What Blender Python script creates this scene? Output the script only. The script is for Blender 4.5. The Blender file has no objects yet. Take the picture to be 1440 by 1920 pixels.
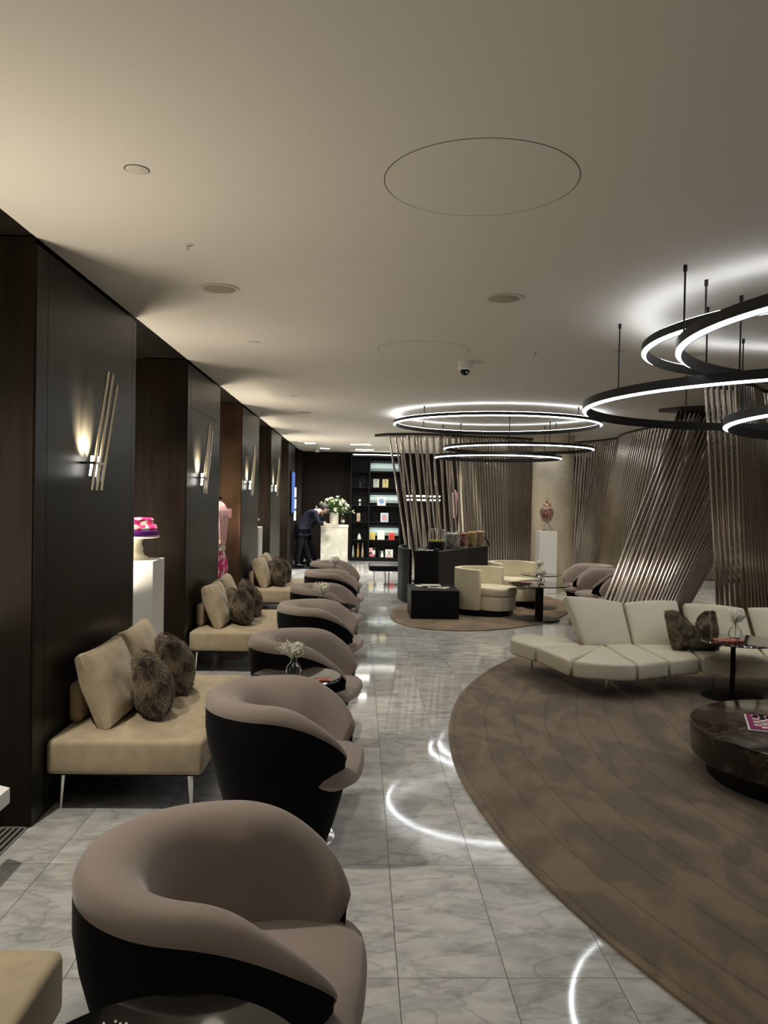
import bpy, bmesh, math, random
from mathutils import Vector, Matrix, noise
random.seed(7)
PI = math.pi
C = bpy.context.scene.collection
SC = bpy.context.scene

# ------------------------------------------------------------------ camera, world, lights, exposure
yaw, pitch, roll = math.radians(1.74), math.radians(-0.93), math.radians(1.014)
fw = Vector((math.sin(yaw)*math.cos(pitch), math.cos(yaw)*math.cos(pitch), math.sin(pitch)))
rt = Vector((math.cos(yaw), -math.sin(yaw), 0)); up = rt.cross(fw)
rt2 = rt*math.cos(roll) + up*math.sin(roll); up2 = up*math.cos(roll) - rt*math.sin(roll)
cam = bpy.data.cameras.new('camera'); co = bpy.data.objects.new('camera', cam); C.objects.link(co)
M = Matrix((rt2, up2, -fw)).transposed().to_4x4(); M.translation = (0, 0, 1.75)
co.matrix_world = M
cam.sensor_fit = 'VERTICAL'; cam.sensor_height = 36; cam.lens = 28.125; cam.clip_start = 0.05
SC.camera = co
SC.view_settings.view_transform = 'Standard'; SC.view_settings.look = 'None'
SC.view_settings.gamma = 1; SC.view_settings.use_curve_mapping = False
SC.view_settings.exposure = 0.6
W = bpy.data.worlds.new('world'); SC.world = W; W.use_nodes = True
W.node_tree.nodes['Background'].inputs[0].default_value = (1.0, .93, .82, 1)
W.node_tree.nodes['Background'].inputs[1].default_value = 0.012
CEIL = 3.07; WX = -1.695
NICHES = [(-1.3, .55), (2.40, 4.21), (6.05, 7.85), (9.65, 11.48), (13.36, 15.19), (17.05, 18.85)]
def area(name, loc, rot, sx, sy, power, col=(1, .9, .75), spread=180):
    l = bpy.data.lights.new(name, 'AREA'); l.shape = 'RECTANGLE'; l.size = sx; l.size_y = sy
    l.energy = power; l.color = col; l.spread = math.radians(spread)
    o = bpy.data.objects.new(name, l); C.objects.link(o); o.location = loc; o.rotation_euler = rot
    return o
def spot(name, loc, tgt, power, col=(1, .93, .8), ang=50, blend=.6, rad=.04):
    l = bpy.data.lights.new(name, 'SPOT'); l.energy = power; l.color = col; l.spot_size = math.radians(ang)
    l.spot_blend = blend; l.shadow_soft_size = rad
    o = bpy.data.objects.new(name, l); C.objects.link(o); o.location = loc
    o.rotation_euler = (Vector(tgt)-Vector(loc)).to_track_quat('-Z', 'Y').to_euler(); return o
for i, (a, b) in enumerate(NICHES):
    # strip on the window sill washing the ceiling, and the niche spot on the floor
    area('sill_uplight', (-2.24, (a+b)/2, .82), (0, math.radians(-160), 0), .05, (b-a)*.55, 5 if i == 0 else 17 if i == 1 else 21, (1, .88, .70), 120)
    spot('niche_downlight', (-1.86, (a+b)/2, 3.02), (-1.35, (a+b)/2, 0), 135, (1, .92, .78), 105, .8, .05)
# unseen spots added to brighten seating, column and poles; then the bright reception end
for x, y, p in ((-.9, 5.16, 13), (.91, 5.2, 9), (-.88, 8.9, 14), (.9, 8.9, 12), (-.88, 12.43, 16), (2.4, 11.9, 75), (3.1, 6.95, 15), (2.5, 8.9, 45),
                (.0, 1.2, 6), (-1.2, 2.6, 7), (3.2, 3.2, 9), (6.8, 14.6, 170), (4.5, 13.3, 80), (-.9, 1.5, 5), (7.2, 9.0, 90), (5.2, 8.0, 40), (3.35, 14.45, 45), (2.6, 15.4, 40)):
    spot('downlight', (x, y, 3.04), (x, y, 0), p, (1, .9, .74), 120, .9, .09)
for x, y, p in ((-.9, 17.8, 160), (-.6, 19.4, 260), (.6, 18.6, 160), (.5, 20.8, 140), (3.6, 19.5, 160), (6.5, 18.8, 130), (-.9, 21.3, 120)):
    area('reception_downlight', (x, y, 3.05), (0, 0, 0), .35, .35, p*.22, (1, .96, .88), 150)

# ------------------------------------------------------------------ materials
def nt(m): return m.node_tree.nodes, m.node_tree.links
def mat(name, col, rough=.5, metal=0, spec=.5, coat=0, bump=0, bscale=80, var=0, vscale=6, trans=0, ior=1.45, emit=None, estr=0, alpha=1, sheen=0, aniso=0, stretch=None):
    m = bpy.data.materials.new(name); m.use_nodes = True; n, l = nt(m); b = n['Principled BSDF']
    b.inputs['Base Color'].default_value = (*col, 1); b.inputs['Roughness'].default_value = rough
    b.inputs['Metallic'].default_value = metal; b.inputs['Specular IOR Level'].default_value = spec
    b.inputs['Coat Weight'].default_value = coat; b.inputs['Coat Roughness'].default_value = .08
    b.inputs['Transmission Weight'].default_value = trans; b.inputs['IOR'].default_value = ior
    if sheen: b.inputs['Sheen Weight'].default_value = sheen; b.inputs['Sheen Roughness'].default_value = .4
    if emit: b.inputs['Emission Color'].default_value = (*emit, 1); b.inputs['Emission Strength'].default_value = estr
    tc = n.new('ShaderNodeTexCoord'); src = tc.outputs['Object']
    if stretch:
        mp = n.new('ShaderNodeMapping'); mp.inputs['Scale'].default_value = stretch; l.new(src, mp.inputs[0]); src = mp.outputs[0]
    if var:
        t = n.new('ShaderNodeTexNoise'); t.inputs['Scale'].default_value = vscale; t.inputs['Detail'].default_value = 6; l.new(src, t.inputs['Vector'])
        r = n.new('ShaderNodeValToRGB'); r.color_ramp.elements[0].position = .3; r.color_ramp.elements[1].position = .7
        r.color_ramp.elements[0].color = (*[c*(1-var) for c in col], 1); r.color_ramp.elements[1].color = (*[min(1, c*(1+var)) for c in col], 1)
        l.new(t.outputs['Fac'], r.inputs[0]); l.new(r.outputs[0], b.inputs['Base Color'])
    if bump:
        t = n.new('ShaderNodeTexNoise'); t.inputs['Scale'].default_value = bscale; t.inputs['Detail'].default_value = 4; l.new(src, t.inputs['Vector'])
        bp = n.new('ShaderNodeBump'); bp.inputs['Strength'].default_value = bump; bp.inputs['Distance'].default_value = .01
        l.new(t.outputs['Fac'], bp.inputs['Height']); l.new(bp.outputs[0], b.inputs['Normal'])
    return m
MT = {}
MT['ceiling'] = mat('ceiling_plaster', (.56, .53, .47), .75, bump=.03, bscale=30)
MT['veneer'] = mat('dark_veneer', (.011, .0095, .007), .36, spec=.22, var=.3, vscale=3, stretch=(6, 6, .5))
MT['veneer_b'] = mat('dark_brown_veneer', (.013, .0085, .0055), .36, spec=.22, var=.3, vscale=3, stretch=(6, 6, .5))
MT['bronze_panel'] = mat('bronze_lacquer', (.060, .034, .018), .28, metal=.4, coat=.4, var=.5, vscale=2.5)
MT['wall_dark'] = mat('dark_brown_wall', (.009, .006, .004), .6, spec=.15)
MT['wall_warm'] = mat('warm_plaster', (.42, .35, .25), .6)
MT['black'] = mat('black_lacquer', (.004, .004, .004), .4, spec=.25)
MT['black_fab'] = mat('black_velvet', (.0045, .004, .005), .9, spec=.1, sheen=.03)
MT['mauve'] = mat('mauve_velvet', (.275, .225, .198), .85, spec=.15, bump=.05, bscale=60, var=.04, vscale=5, sheen=.35)
MT['beige'] = mat('beige_suede', (.41, .335, .23), .85, spec=.15, var=.14, vscale=9, bump=.12, bscale=9, sheen=.25)
MT['leather'] = mat('cream_leather', (.60, .565, .44), .42, spec=.45, bump=.10, bscale=7)
MT['cream_fab'] = mat('cream_fabric', (.72, .66, .50), .8, spec=.2, bump=.04, bscale=60)
MT['chrome'] = mat('polished_chrome', (.8, .8, .8), .12, metal=1)
MT['pole'] = mat('bronze_mirror_tube', (.56, .50, .44), .16, metal=1)
MT['rail'] = mat('dark_bronze_rail', (.05, .04, .03), .35, metal=.6)
MT['ring'] = mat('black_anodised', (.008, .008, .008), .45)
MT['led'] = mat('white_led', (1, 1, 1), .5, emit=(.93, .96, 1), estr=9)
MT['led_up'] = mat('white_led_uplight', (1, 1, 1), .5, emit=(.88, .92, 1), estr=16)
MT['led_w'] = mat('neutral_led', (1, 1, 1), .5, emit=(1, .98, .92), estr=6)
MT['glass'] = mat('clear_glass', (1, 1, 1), .02, trans=1, ior=1.45)
MT['glass_top'] = mat('black_glass', (.004, .004, .004), .04, spec=.7, coat=.6)
MT['white'] = mat('white_lacquer', (.78, .77, .73), .45)
MT['offwhite'] = mat('cream_ceramic', (.72, .68, .56), .4)
MT['petal'] = mat('white_petal', (.86, .84, .74), .7)
MT['lily'] = mat('pale_yellow_lily', (.80, .80, .48), .6)
MT['leaf'] = mat('green_leaf', (.055, .12, .03), .5, var=.4, vscale=8)
MT['pink'] = mat('pink_sugar', (.80, .16, .22), .5, var=.5, vscale=25)
MT['pale_pink'] = mat('pale_pink', (.85, .50, .50), .6, var=.25, vscale=25)
MT['purple'] = mat('purple_ribbon', (.12, .02, .22), .35)
MT['magenta'] = mat('magenta_lacquer', (.22, .015, .10), .35)
MT['red'] = mat('red_print', (.75, .06, .04), .5)
MT['yellow'] = mat('yellow_print', (.80, .62, .10), .5)
MT['paleyellow'] = mat('pale_yellow_print', (.80, .70, .30), .5)
MT['paper'] = mat('white_paper', (.80, .80, .76), .6)
MT['greypaper'] = mat('grey_green_paper', (.62, .64, .55), .6)
MT['bluepaper'] = mat('pale_blue_print', (.32, .44, .60), .5)
MT['blue'] = mat('blue_print', (.16, .28, .60), .5)
MT['coral'] = mat('coral_print', (.75, .25, .18), .5)
MT['ink'] = mat('black_ink', (.01, .01, .01), .5)
MT['grey'] = mat('grey_metal', (.25, .25, .24), .4, metal=.3)
MT['nickel'] = mat('brushed_nickel', (.62, .57, .48), .28, metal=1)
MT['navy'] = mat('navy_wool', (.008, .010, .019), .8, spec=.2, bump=.1, bscale=60)
MT['trouser'] = mat('black_trouser_cloth', (.005, .006, .009), .85, spec=.15)
MT['skin'] = mat('skin', (.55, .36, .27), .5, sheen=.1)
MT['hair'] = mat('dark_hair', (.012, .010, .008), .6)
MT['seal'] = mat('shadow_gap', (.003, .003, .003), .9)
MT['vent'] = mat('ceiling_grille', (.30, .27, .21), .7, bump=.3, bscale=300)
MT['plate'] = mat('ceiling_plate', (.50, .47, .40), .6)
MT['frost'] = mat('window_blind', (.30, .31, .30), .6, emit=(.55, .60, .62), estr=.22)
MT['screen'] = mat('blue_screen', (.01, .02, .05), .3, emit=(.07, .14, .50), estr=.8)
MT['slime'] = mat('yellow_fruit', (.50, .50, .03), .4, var=.6, vscale=30)
MT['pot'] = mat('black_stone', (.008, .008, .008), .4)

def candy(name, cols, scale=55):
    m = bpy.data.materials.new(name); m.use_nodes = True; n, l = nt(m); b = n['Principled BSDF']; b.inputs['Roughness'].default_value = .35
    tc = n.new('ShaderNodeTexCoord'); v = n.new('ShaderNodeTexVoronoi'); v.inputs['Scale'].default_value = scale; l.new(tc.outputs['Object'], v.inputs['Vector'])
    s = n.new('ShaderNodeSeparateColor'); l.new(v.outputs['Color'], s.inputs[0])
    r = n.new('ShaderNodeValToRGB'); r.color_ramp.interpolation = 'CONSTANT'
    e = r.color_ramp.elements; e[0].color = (*cols[0], 1); e[1].position = 1/len(cols); e[1].color = (*cols[1], 1)
    for i, c in enumerate(cols[2:], 2): x = e.new(i/len(cols)); x.color = (*c, 1)
    l.new(s.outputs[0], r.inputs[0]); l.new(r.outputs[0], b.inputs['Base Color'])
    bp = n.new('ShaderNodeBump'); bp.inputs['Strength'].default_value = 1; bp.inputs['Distance'].default_value = .01; bp.invert = True
    l.new(v.outputs['Distance'], bp.inputs['Height']); l.new(bp.outputs[0], b.inputs['Normal']); return m
MT['candy_silver'] = candy('silver_sweets', [(.45, .45, .42), (.62, .60, .55), (.18, .18, .17), (.75, .74, .70)])
MT['candy_red'] = candy('red_sweets', [(.35, .05, .04), (.55, .16, .10), (.20, .03, .03), (.60, .40, .30)])
MT['candy_gold'] = candy('gold_sweets', [(.60, .38, .06), (.40, .14, .05), (.70, .58, .25), (.30, .25, .05)])
MT['candy_mix'] = candy('mixed_sweets', [(.55, .30, .20), (.30, .34, .12), (.68, .60, .45), (.45, .15, .12), (.25, .26, .2)])
MT['candy_rose'] = candy('rose_sweets', [(.42, .12, .10), (.62, .30, .26), (.28, .07, .06), (.70, .50, .42)], 42)
MT['posy'] = candy('pink_posy', [(.80, .05, .22), (.55, .02, .15), (.85, .45, .45), (.85, .75, .66), (.70, .05, .30)], 22)

def marble_floor():
    m = bpy.data.materials.new('marble_tiles'); m.use_nodes = True; n, l = nt(m); b = n['Principled BSDF']
    def N(t, **k):
        x = n.new(t)
        for a, v in k.items(): setattr(x, a, v)
        return x
    def mth(op, a, bb=None, c=None):
        x = N('ShaderNodeMath', operation=op)
        for i, v in enumerate((a, bb, c)):
            if v is None: continue
            if isinstance(v, (int, float)): x.inputs[i].default_value = v
            else: l.new(v, x.inputs[i])
        return x.outputs[0]
    tc = N('ShaderNodeTexCoord'); sp = N('ShaderNodeSeparateXYZ'); l.new(tc.outputs['Object'], sp.inputs[0])
    u = mth('DIVIDE', mth('SUBTRACT', sp.outputs[0], .169), .402); v = mth('DIVIDE', mth('SUBTRACT', sp.outputs[1], 2.893), .903)
    iu, iv = mth('FLOOR', u), mth('FLOOR', v)
    fu, fv = mth('FRACT', u), mth('FRACT', v)
    du = mth('MULTIPLY', mth('MINIMUM', fu, mth('SUBTRACT', 1, fu)), .402); dv = mth('MULTIPLY', mth('MINIMUM', fv, mth('SUBTRACT', 1, fv)), .903)
    g = mth('LESS_THAN', mth('MINIMUM', du, dv), .0017)
    cb = N('ShaderNodeCombineXYZ'); l.new(iu, cb.inputs[0]); l.new(iv, cb.inputs[1])
    wn = N('ShaderNodeTexWhiteNoise'); l.new(cb.outputs[0], wn.inputs['Vector'])
    mul = N('ShaderNodeVectorMath', operation='MULTIPLY_ADD'); l.new(wn.outputs['Color'], mul.inputs[0]); mul.inputs[1].default_value = (9, 9, 9); l.new(tc.outputs['Object'], mul.inputs[2])
    mp = N('ShaderNodeMapping'); mp.inputs['Scale'].default_value = (1, 1.9, 1); mp.inputs['Rotation'].default_value = (0, 0, .25); l.new(mul.outputs[0], mp.inputs[0])
    n1 = N('ShaderNodeTexNoise'); n1.inputs['Scale'].default_value = 4.5; n1.inputs['Detail'].default_value = 9; n1.inputs['Distortion'].default_value = .35; n1.inputs['Roughness'].default_value = .62; l.new(mp.outputs[0], n1.inputs['Vector'])
    n2 = N('ShaderNodeTexNoise'); n2.inputs['Scale'].default_value = 2.6; n2.inputs['Detail'].default_value = 7; n2.inputs['Distortion'].default_value = .7; l.new(mp.outputs[0], n2.inputs['Vector'])
    vein = mth('ABSOLUTE', mth('SUBTRACT', n2.outputs['Fac'], .5))
    vr = N('ShaderNodeValToRGB'); e = vr.color_ramp.elements; e[0].position = 0; e[0].color = (.72, .72, .72, 1); e[1].position = .03; e[1].color = (1, 1, 1, 1); l.new(vein, vr.inputs[0])
    cr = N('ShaderNodeValToRGB'); e = cr.color_ramp.elements; e[0].position = .30; e[0].color = (.34, .345, .34, 1); e[1].position = .62; e[1].color = (.60, .60, .585, 1); l.new(n1.outputs['Fac'], cr.inputs[0])
    mx = N('ShaderNodeMix', data_type='RGBA', blend_type='MULTIPLY'); mx.inputs[0].default_value = .8; l.new(cr.outputs[0], mx.inputs[6]); l.new(vr.outputs[0], mx.inputs[7])
    tv = mth('MULTIPLY_ADD', wn.outputs['Value'], .25, .86)
    m2 = N('ShaderNodeMix', data_type='RGBA', blend_type='MULTIPLY'); m2.inputs[0].default_value = 1; l.new(mx.outputs[2], m2.inputs[6]); l.new(tv, m2.inputs[7])
    m3 = N('ShaderNodeMix', data_type='RGBA'); l.new(g, m3.inputs[0]); l.new(m2.outputs[2], m3.inputs[6]); m3.inputs[7].default_value = (.05, .045, .04, 1)
    l.new(m3.outputs[2], b.inputs['Base Color'])
    l.new(mth('MULTIPLY_ADD', g, .5, .055), b.inputs['Roughness'])
    b.inputs['Specular IOR Level'].default_value = .75; b.inputs['IOR'].default_value = 1.6
    wv = N('ShaderNodeTexNoise'); wv.inputs['Scale'].default_value = 3.; l.new(tc.outputs['Object'], wv.inputs['Vector'])
    bp = N('ShaderNodeBump'); bp.inputs['Strength'].default_value = .03; bp.inputs['Distance'].default_value = .01; l.new(wv.outputs['Fac'], bp.inputs['Height']); l.new(bp.outputs[0], b.inputs['Normal'])
    return m
MT['floor'] = marble_floor()

def rug_mat(name, cx, cy, base, ax=1.0, ang=0.0, pitch=.21, dark=.62):
    m = bpy.data.materials.new(name); m.use_nodes = True; n, l = nt(m); b = n['Principled BSDF']; b.inputs['Roughness'].default_value = .95; b.inputs['Specular IOR Level'].default_value = .1
    b.inputs['Sheen Weight'].default_value = .3
    tc = n.new('ShaderNodeTexCoord')
    mp = n.new('ShaderNodeMapping'); mp.vector_type = 'TEXTURE'; mp.inputs['Location'].default_value = (cx, cy, 0); mp.inputs['Rotation'].default_value = (0, 0, ang); mp.inputs['Scale'].default_value = (ax, 1, 1)
    l.new(tc.outputs['Object'], mp.inputs[0])
    nz = n.new('ShaderNodeTexNoise'); nz.inputs['Scale'].default_value = 1.2; l.new(tc.outputs['Object'], nz.inputs['Vector'])
    vm = n.new('ShaderNodeVectorMath'); vm.operation = 'LENGTH'; l.new(mp.outputs[0], vm.inputs[0])
    ad = n.new('ShaderNodeMath'); ad.operation = 'MULTIPLY_ADD'; l.new(nz.outputs['Fac'], ad.inputs[0]); ad.inputs[1].default_value = .10; l.new(vm.outputs['Value'], ad.inputs[2])
    dv = n.new('ShaderNodeMath'); dv.operation = 'DIVIDE'; l.new(ad.outputs[0], dv.inputs[0]); dv.inputs[1].default_value = pitch
    fr = n.new('ShaderNodeMath'); fr.operation = 'FRACT'; l.new(dv.outputs[0], fr.inputs[0])
    rr = n.new('ShaderNodeValToRGB'); e = rr.color_ramp.elements; e[0].position = 0; e[0].color = (dark, dark, dark, 1); e[1].position = .07; e[1].color = (1, 1, 1, 1); x = e.new(.95); x.color = (.93, .93, .93, 1); x = e.new(1.0); x.color = (dark, dark, dark, 1)
    l.new(fr.outputs[0], rr.inputs[0])
    # brushed nap: blotches stretched along the arcs
    n1 = n.new('ShaderNodeTexNoise'); n1.inputs['Scale'].default_value = 2.6; n1.inputs['Detail'].default_value = 7; n1.inputs['Distortion'].default_value = .5; n1.inputs['Roughness'].default_value = .55
    m2 = n.new('ShaderNodeMapping'); m2.inputs['Scale'].default_value = (1.7, .9, 1); m2.inputs['Rotation'].default_value = (0, 0, -.35); l.new(tc.outputs['Object'], m2.inputs[0]); l.new(m2.outputs[0], n1.inputs['Vector'])
    cr = n.new('ShaderNodeValToRGB'); e = cr.color_ramp.elements; e[0].position = .44; e[0].color = (*[c*.68 for c in base], 1); e[1].position = .58; e[1].color = (*[c*1.12 for c in base], 1); l.new(n1.outputs['Fac'], cr.inputs[0])
    n3 = n.new('ShaderNodeTexNoise'); n3.inputs['Scale'].default_value = 120; l.new(tc.outputs['Object'], n3.inputs['Vector'])
    mx = n.new('ShaderNodeMix'); mx.data_type = 'RGBA'; mx.blend_type = 'MULTIPLY'; mx.inputs[0].default_value = 1; l.new(cr.outputs[0], mx.inputs[6]); l.new(rr.outputs[0], mx.inputs[7])
    l.new(mx.outputs[2], b.inputs['Base Color'])
    bp = n.new('ShaderNodeBump'); bp.inputs['Strength'].default_value = .5; bp.inputs['Distance'].default_value = .006; l.new(n3.outputs['Fac'], bp.inputs['Height']); l.new(bp.outputs[0], b.inputs['Normal'])
    return m
BR = (7.127, 5.239)
MT['rug'] = rug_mat('taupe_carved_rug', BR[0], BR[1], (.175, .126, .080), dark=.60, pitch=.24)
MT['rug2'] = rug_mat('brown_oval_rug', 2.04, 12.87, (.22, .155, .095), 1.84, math.radians(65.1), .16, .55)

def stone(name, c0, c1, vein, scale, rough=.12, spec=.5):
    m = bpy.data.materials.new(name); m.use_nodes = True; n, l = nt(m); b = n['Principled BSDF']; b.inputs['Roughness'].default_value = rough; b.inputs['Specular IOR Level'].default_value = spec
    tc = n.new('ShaderNodeTexCoord'); a = n.new('ShaderNodeTexNoise'); a.inputs['Scale'].default_value = scale; a.inputs['Detail'].default_value = 8; a.inputs['Distortion'].default_value = 1.2
    l.new(tc.outputs['Object'], a.inputs['Vector'])
    r = n.new('ShaderNodeValToRGB'); e = r.color_ramp.elements; e[0].position = .35; e[0].color = (*c0, 1); e[1].position = .65; e[1].color = (*c1, 1)
    x = e.new(.495); x.color = (*[(p+q)/2 for p, q in zip(c0, c1)], 1); x = e.new(.503); x.color = (*vein, 1); x = e.new(.512); x.color = (*[(p+q)/2 for p, q in zip(c0, c1)], 1)
    l.new(a.outputs['Fac'], r.inputs[0]); l.new(r.outputs[0], b.inputs['Base Color']); return m
MT['brown_marble'] = stone('brown_marble', (.014, .010, .007), (.060, .042, .026), (.20, .15, .10), 5)
MT['cream_marble'] = stone('cream_marble', (.46, .45, .38), (.60, .58, .50), (.36, .34, .28), 5, .25)
MT['column'] = stone('cream_column_stone', (.50, .43, .31), (.62, .55, .42), (.42, .36, .25), 1.5, .35)

def fur_mat():
    m = bpy.data.materials.new('brown_faux_fur'); m.use_nodes = True; n, l = nt(m); b = n['Principled BSDF']; b.inputs['Roughness'].default_value = .7; b.inputs['Sheen Weight'].default_value = .2
    tc = n.new('ShaderNodeTexCoord'); mp = n.new('ShaderNodeMapping'); mp.inputs['Scale'].default_value = (8, 8, 6); l.new(tc.outputs['Object'], mp.inputs[0])
    a = n.new('ShaderNodeTexNoise'); a.inputs['Scale'].default_value = 1.4; a.inputs['Detail'].default_value = 4; a.inputs['Distortion'].default_value = .8; l.new(mp.outputs[0], a.inputs['Vector'])
    r = n.new('ShaderNodeValToRGB'); e = r.color_ramp.elements; e[0].position = .38; e[0].color = (.030, .018, .010, 1); e[1].position = .64; e[1].color = (.31, .24, .155, 1); l.new(a.outputs['Fac'], r.inputs[0])
    l.new(r.outputs[0], b.inputs['Base Color']); return m
MT['fur'] = fur_mat()

# ------------------------------------------------------------------ helpers
def new(): return bmesh.new()
def obj(name, bm, m, parent=None, smooth=True, loc=None):
    me = bpy.data.meshes.new(name); bmesh.ops.recalc_face_normals(bm, faces=bm.faces); bm.to_mesh(me); bm.free()
    me.materials.append(MT[m] if isinstance(m, str) else m)
    o = bpy.data.objects.new(name, me); C.objects.link(o)
    if parent: o.parent = parent
    if loc: o.location = loc
    if smooth:
        for p in me.polygons: p.use_smooth = True
        try: me.set_sharp_from_angle(angle=math.radians(38))
        except Exception: pass
    return o
def tag(o, label, cat, group=None):
    o['label'] = label; o['category'] = cat
    if group: o['group'] = group
    return o
def thing(name, label, cat, loc=(0, 0, 0), rotz=0, group=None):
    o = bpy.data.objects.new(name, None); o.empty_display_size = .1; C.objects.link(o); o.location = loc; o.rotation_euler = (0, 0, rotz)
    return tag(o, label, cat, group)
def struct(name, bm, m, smooth=False, parent=None):
    o = obj(name, bm, m, parent, smooth)
    if not parent: o['kind'] = 'structure'
    return o
def dup(root, loc, rotz, label, group=None):
    r = root.copy(); C.objects.link(r); r.location = loc; r.rotation_euler = (0, 0, rotz); r['label'] = label
    if group: r['group'] = group
    for ch in list(root.children):
        c = ch.copy(); C.objects.link(c); c.parent = r
        for g in list(ch.children):
            d = g.copy(); C.objects.link(d); d.parent = c
    return r
def box(bm, x0, x1, y0, y1, z0, z1, bev=0, seg=2):
    vs = bmesh.ops.create_cube(bm, size=1)['verts']
    for v in vs: v.co = Vector(((x0+x1)/2+v.co.x*(x1-x0), (y0+y1)/2+v.co.y*(y1-y0), (z0+z1)/2+v.co.z*(z1-z0)))
    if bev:
        es = list({e for v in vs for e in v.link_edges})
        bmesh.ops.bevel(bm, geom=es, offset=bev, segments=seg, affect='EDGES', profile=.5)
    return bm
def B(x0, x1, y0, y1, z0, z1, bev=0, seg=2): return box(new(), x0, x1, y0, y1, z0, z1, bev, seg)
def lathe(bm, prof, seg=32, c=(0, 0, 0), sx=1, sy=1):
    rings = []
    for r, z in prof:
        if r < 1e-5: rings.append([bm.verts.new((c[0], c[1], c[2]+z))])
        else: rings.append([bm.verts.new((c[0]+sx*r*math.cos(2*PI*i/seg), c[1]+sy*r*math.sin(2*PI*i/seg), c[2]+z)) for i in range(seg)])
    for a, b in zip(rings, rings[1:]):
        for i in range(seg):
            j = (i+1) % seg
            if len(a) == 1 and len(b) == 1: continue
            if len(a) == 1: bm.faces.new((a[0], b[i], b[j]))
            elif len(b) == 1: bm.faces.new((a[i], a[j], b[0]))
            else: bm.faces.new((a[i], a[j], b[j], b[i]))
    return bm
def L(prof, seg=32, c=(0, 0, 0), sx=1, sy=1): return lathe(new(), prof, seg, c, sx, sy)
def tube(bm, pts, r, seg=8, r1=None):
    pts = [Vector(p) for p in pts]; rings = []
    for i, p in enumerate(pts):
        d = (pts[min(i+1, len(pts)-1)]-pts[max(i-1, 0)]).normalized()
        a = d.orthogonal().normalized(); a = Vector((0, 0, 1)).cross(d) if abs(d.z) < .9 else Vector((1, 0, 0)).cross(d)
        a.normalize(); b = d.cross(a); rr = r if r1 is None else r+(r1-r)*i/(len(pts)-1)
        rings.append([bm.verts.new(p+a*rr*math.cos(2*PI*k/seg)+b*rr*math.sin(2*PI*k/seg)) for k in range(seg)])
    for A, Bq in zip(rings, rings[1:]):
        for k in range(seg): bm.faces.new((A[k], A[(k+1) % seg], Bq[(k+1) % seg], Bq[k]))
    bm.faces.new(rings[0][::-1]); bm.faces.new(rings[-1]); return bm
def T(pts, r, seg=8, r1=None): return tube(new(), pts, r, seg, r1)
def prism(bm, pts, z0, z1, bev=0, seg=3):
    n = len(pts); lo = [bm.verts.new((x, y, z0)) for x, y in pts]; hi = [bm.verts.new((x, y, z1)) for x, y in pts]
    bm.faces.new(lo[::-1]); bm.faces.new(hi)
    for i in range(n): bm.faces.new((lo[i], lo[(i+1) % n], hi[(i+1) % n], hi[i]))
    if bev: bmesh.ops.bevel(bm, geom=list({e for v in lo+hi for e in v.link_edges}), offset=bev, segments=seg, affect='EDGES', profile=.5)
    return bm
def P(pts, z0, z1, bev=0, seg=3): return prism(new(), pts, z0, z1, bev, seg)
def ball(bm, c, r, sub=2, s=(1, 1, 1)):
    vs = bmesh.ops.create_icosphere(bm, subdivisions=sub, radius=r)['verts']
    for v in vs: v.co = Vector((c[0]+v.co.x*s[0], c[1]+v.co.y*s[1], c[2]+v.co.z*s[2]))
    return bm
def pillow(w, h, t, n=16, wr=.012, p=.42, seed=0, chop=0):
    """soft cushion standing in the local XZ plane, thickness along Y, pinched corners"""
    bm = new(); g = {}
    for s in (1, -1):
        for i in range(n+1):
            for j in range(n+1):
                u, v = -1+2*i/n, -1+2*j/n
                if s == -1 and (i in (0, n) or j in (0, n)): g[s, i, j] = g[1, i, j]; continue
                k = ((1-abs(u)**2.4)*(1-abs(v)**2.4))
                k = max(k, 0)**p
                pin = 1-.10*(abs(u)*abs(v))**.0*(1-abs(u)**2)*abs(v)**3*.0
                x = u*w/2*(1-.06*(1-v*v)*abs(u)); z = v*h/2*(1-.06*(1-u*u)*abs(v))
                z -= chop*math.exp(-(u/.30)**2)*((v+1)/2)**2; x *= 1+.0*v
                if chop: z += .02*abs(u)*max(0, v); x *= 1-.10*max(0, -v)
                nz = noise.noise(Vector((x*6+seed, z*6, s*3+seed)))*wr
                g[s, i, j] = bm.verts.new((x, s*(t/2*k)+nz*k, z))
    for s in (1, -1):
        for i in range(n):
            for j in range(n):
                f = [g[s, i, j], g[s, i+1, j], g[s, i+1, j+1], g[s, i, j+1]]
                bm.faces.new(f if s == 1 else f[::-1])
    return bm
def furry(bm, count, ln, seed):
    rnd = random.Random(seed); bm.normal_update(); faces = list(bm.faces); areas = [f.calc_area() for f in faces]
    ctr = Vector((0, 0, 0))
    for f in rnd.choices(faces, areas, k=count):
        vs = [v.co for v in f.verts]; a, b = rnd.random(), rnd.random()
        p = (vs[0]*(1-a)+vs[1]*a)*(1-b)+(vs[3]*(1-a)+vs[2]*a)*b if len(vs) == 4 else vs[0]
        nn = f.normal if f.normal.dot(f.calc_center_median()) > 0 else -f.normal
        d = (nn+Vector((rnd.uniform(-.5, .5), rnd.uniform(-.5, .5), -.55))).normalized()
        s = d.cross(Vector((rnd.random(), rnd.random(), rnd.random()))).normalized()*.0022; q = ln*rnd.uniform(.5, 1)
        bm.faces.new([bm.verts.new(p-s-nn*.003), bm.verts.new(p+s-nn*.003), bm.verts.new(p+d*q)])
    return bm

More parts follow.
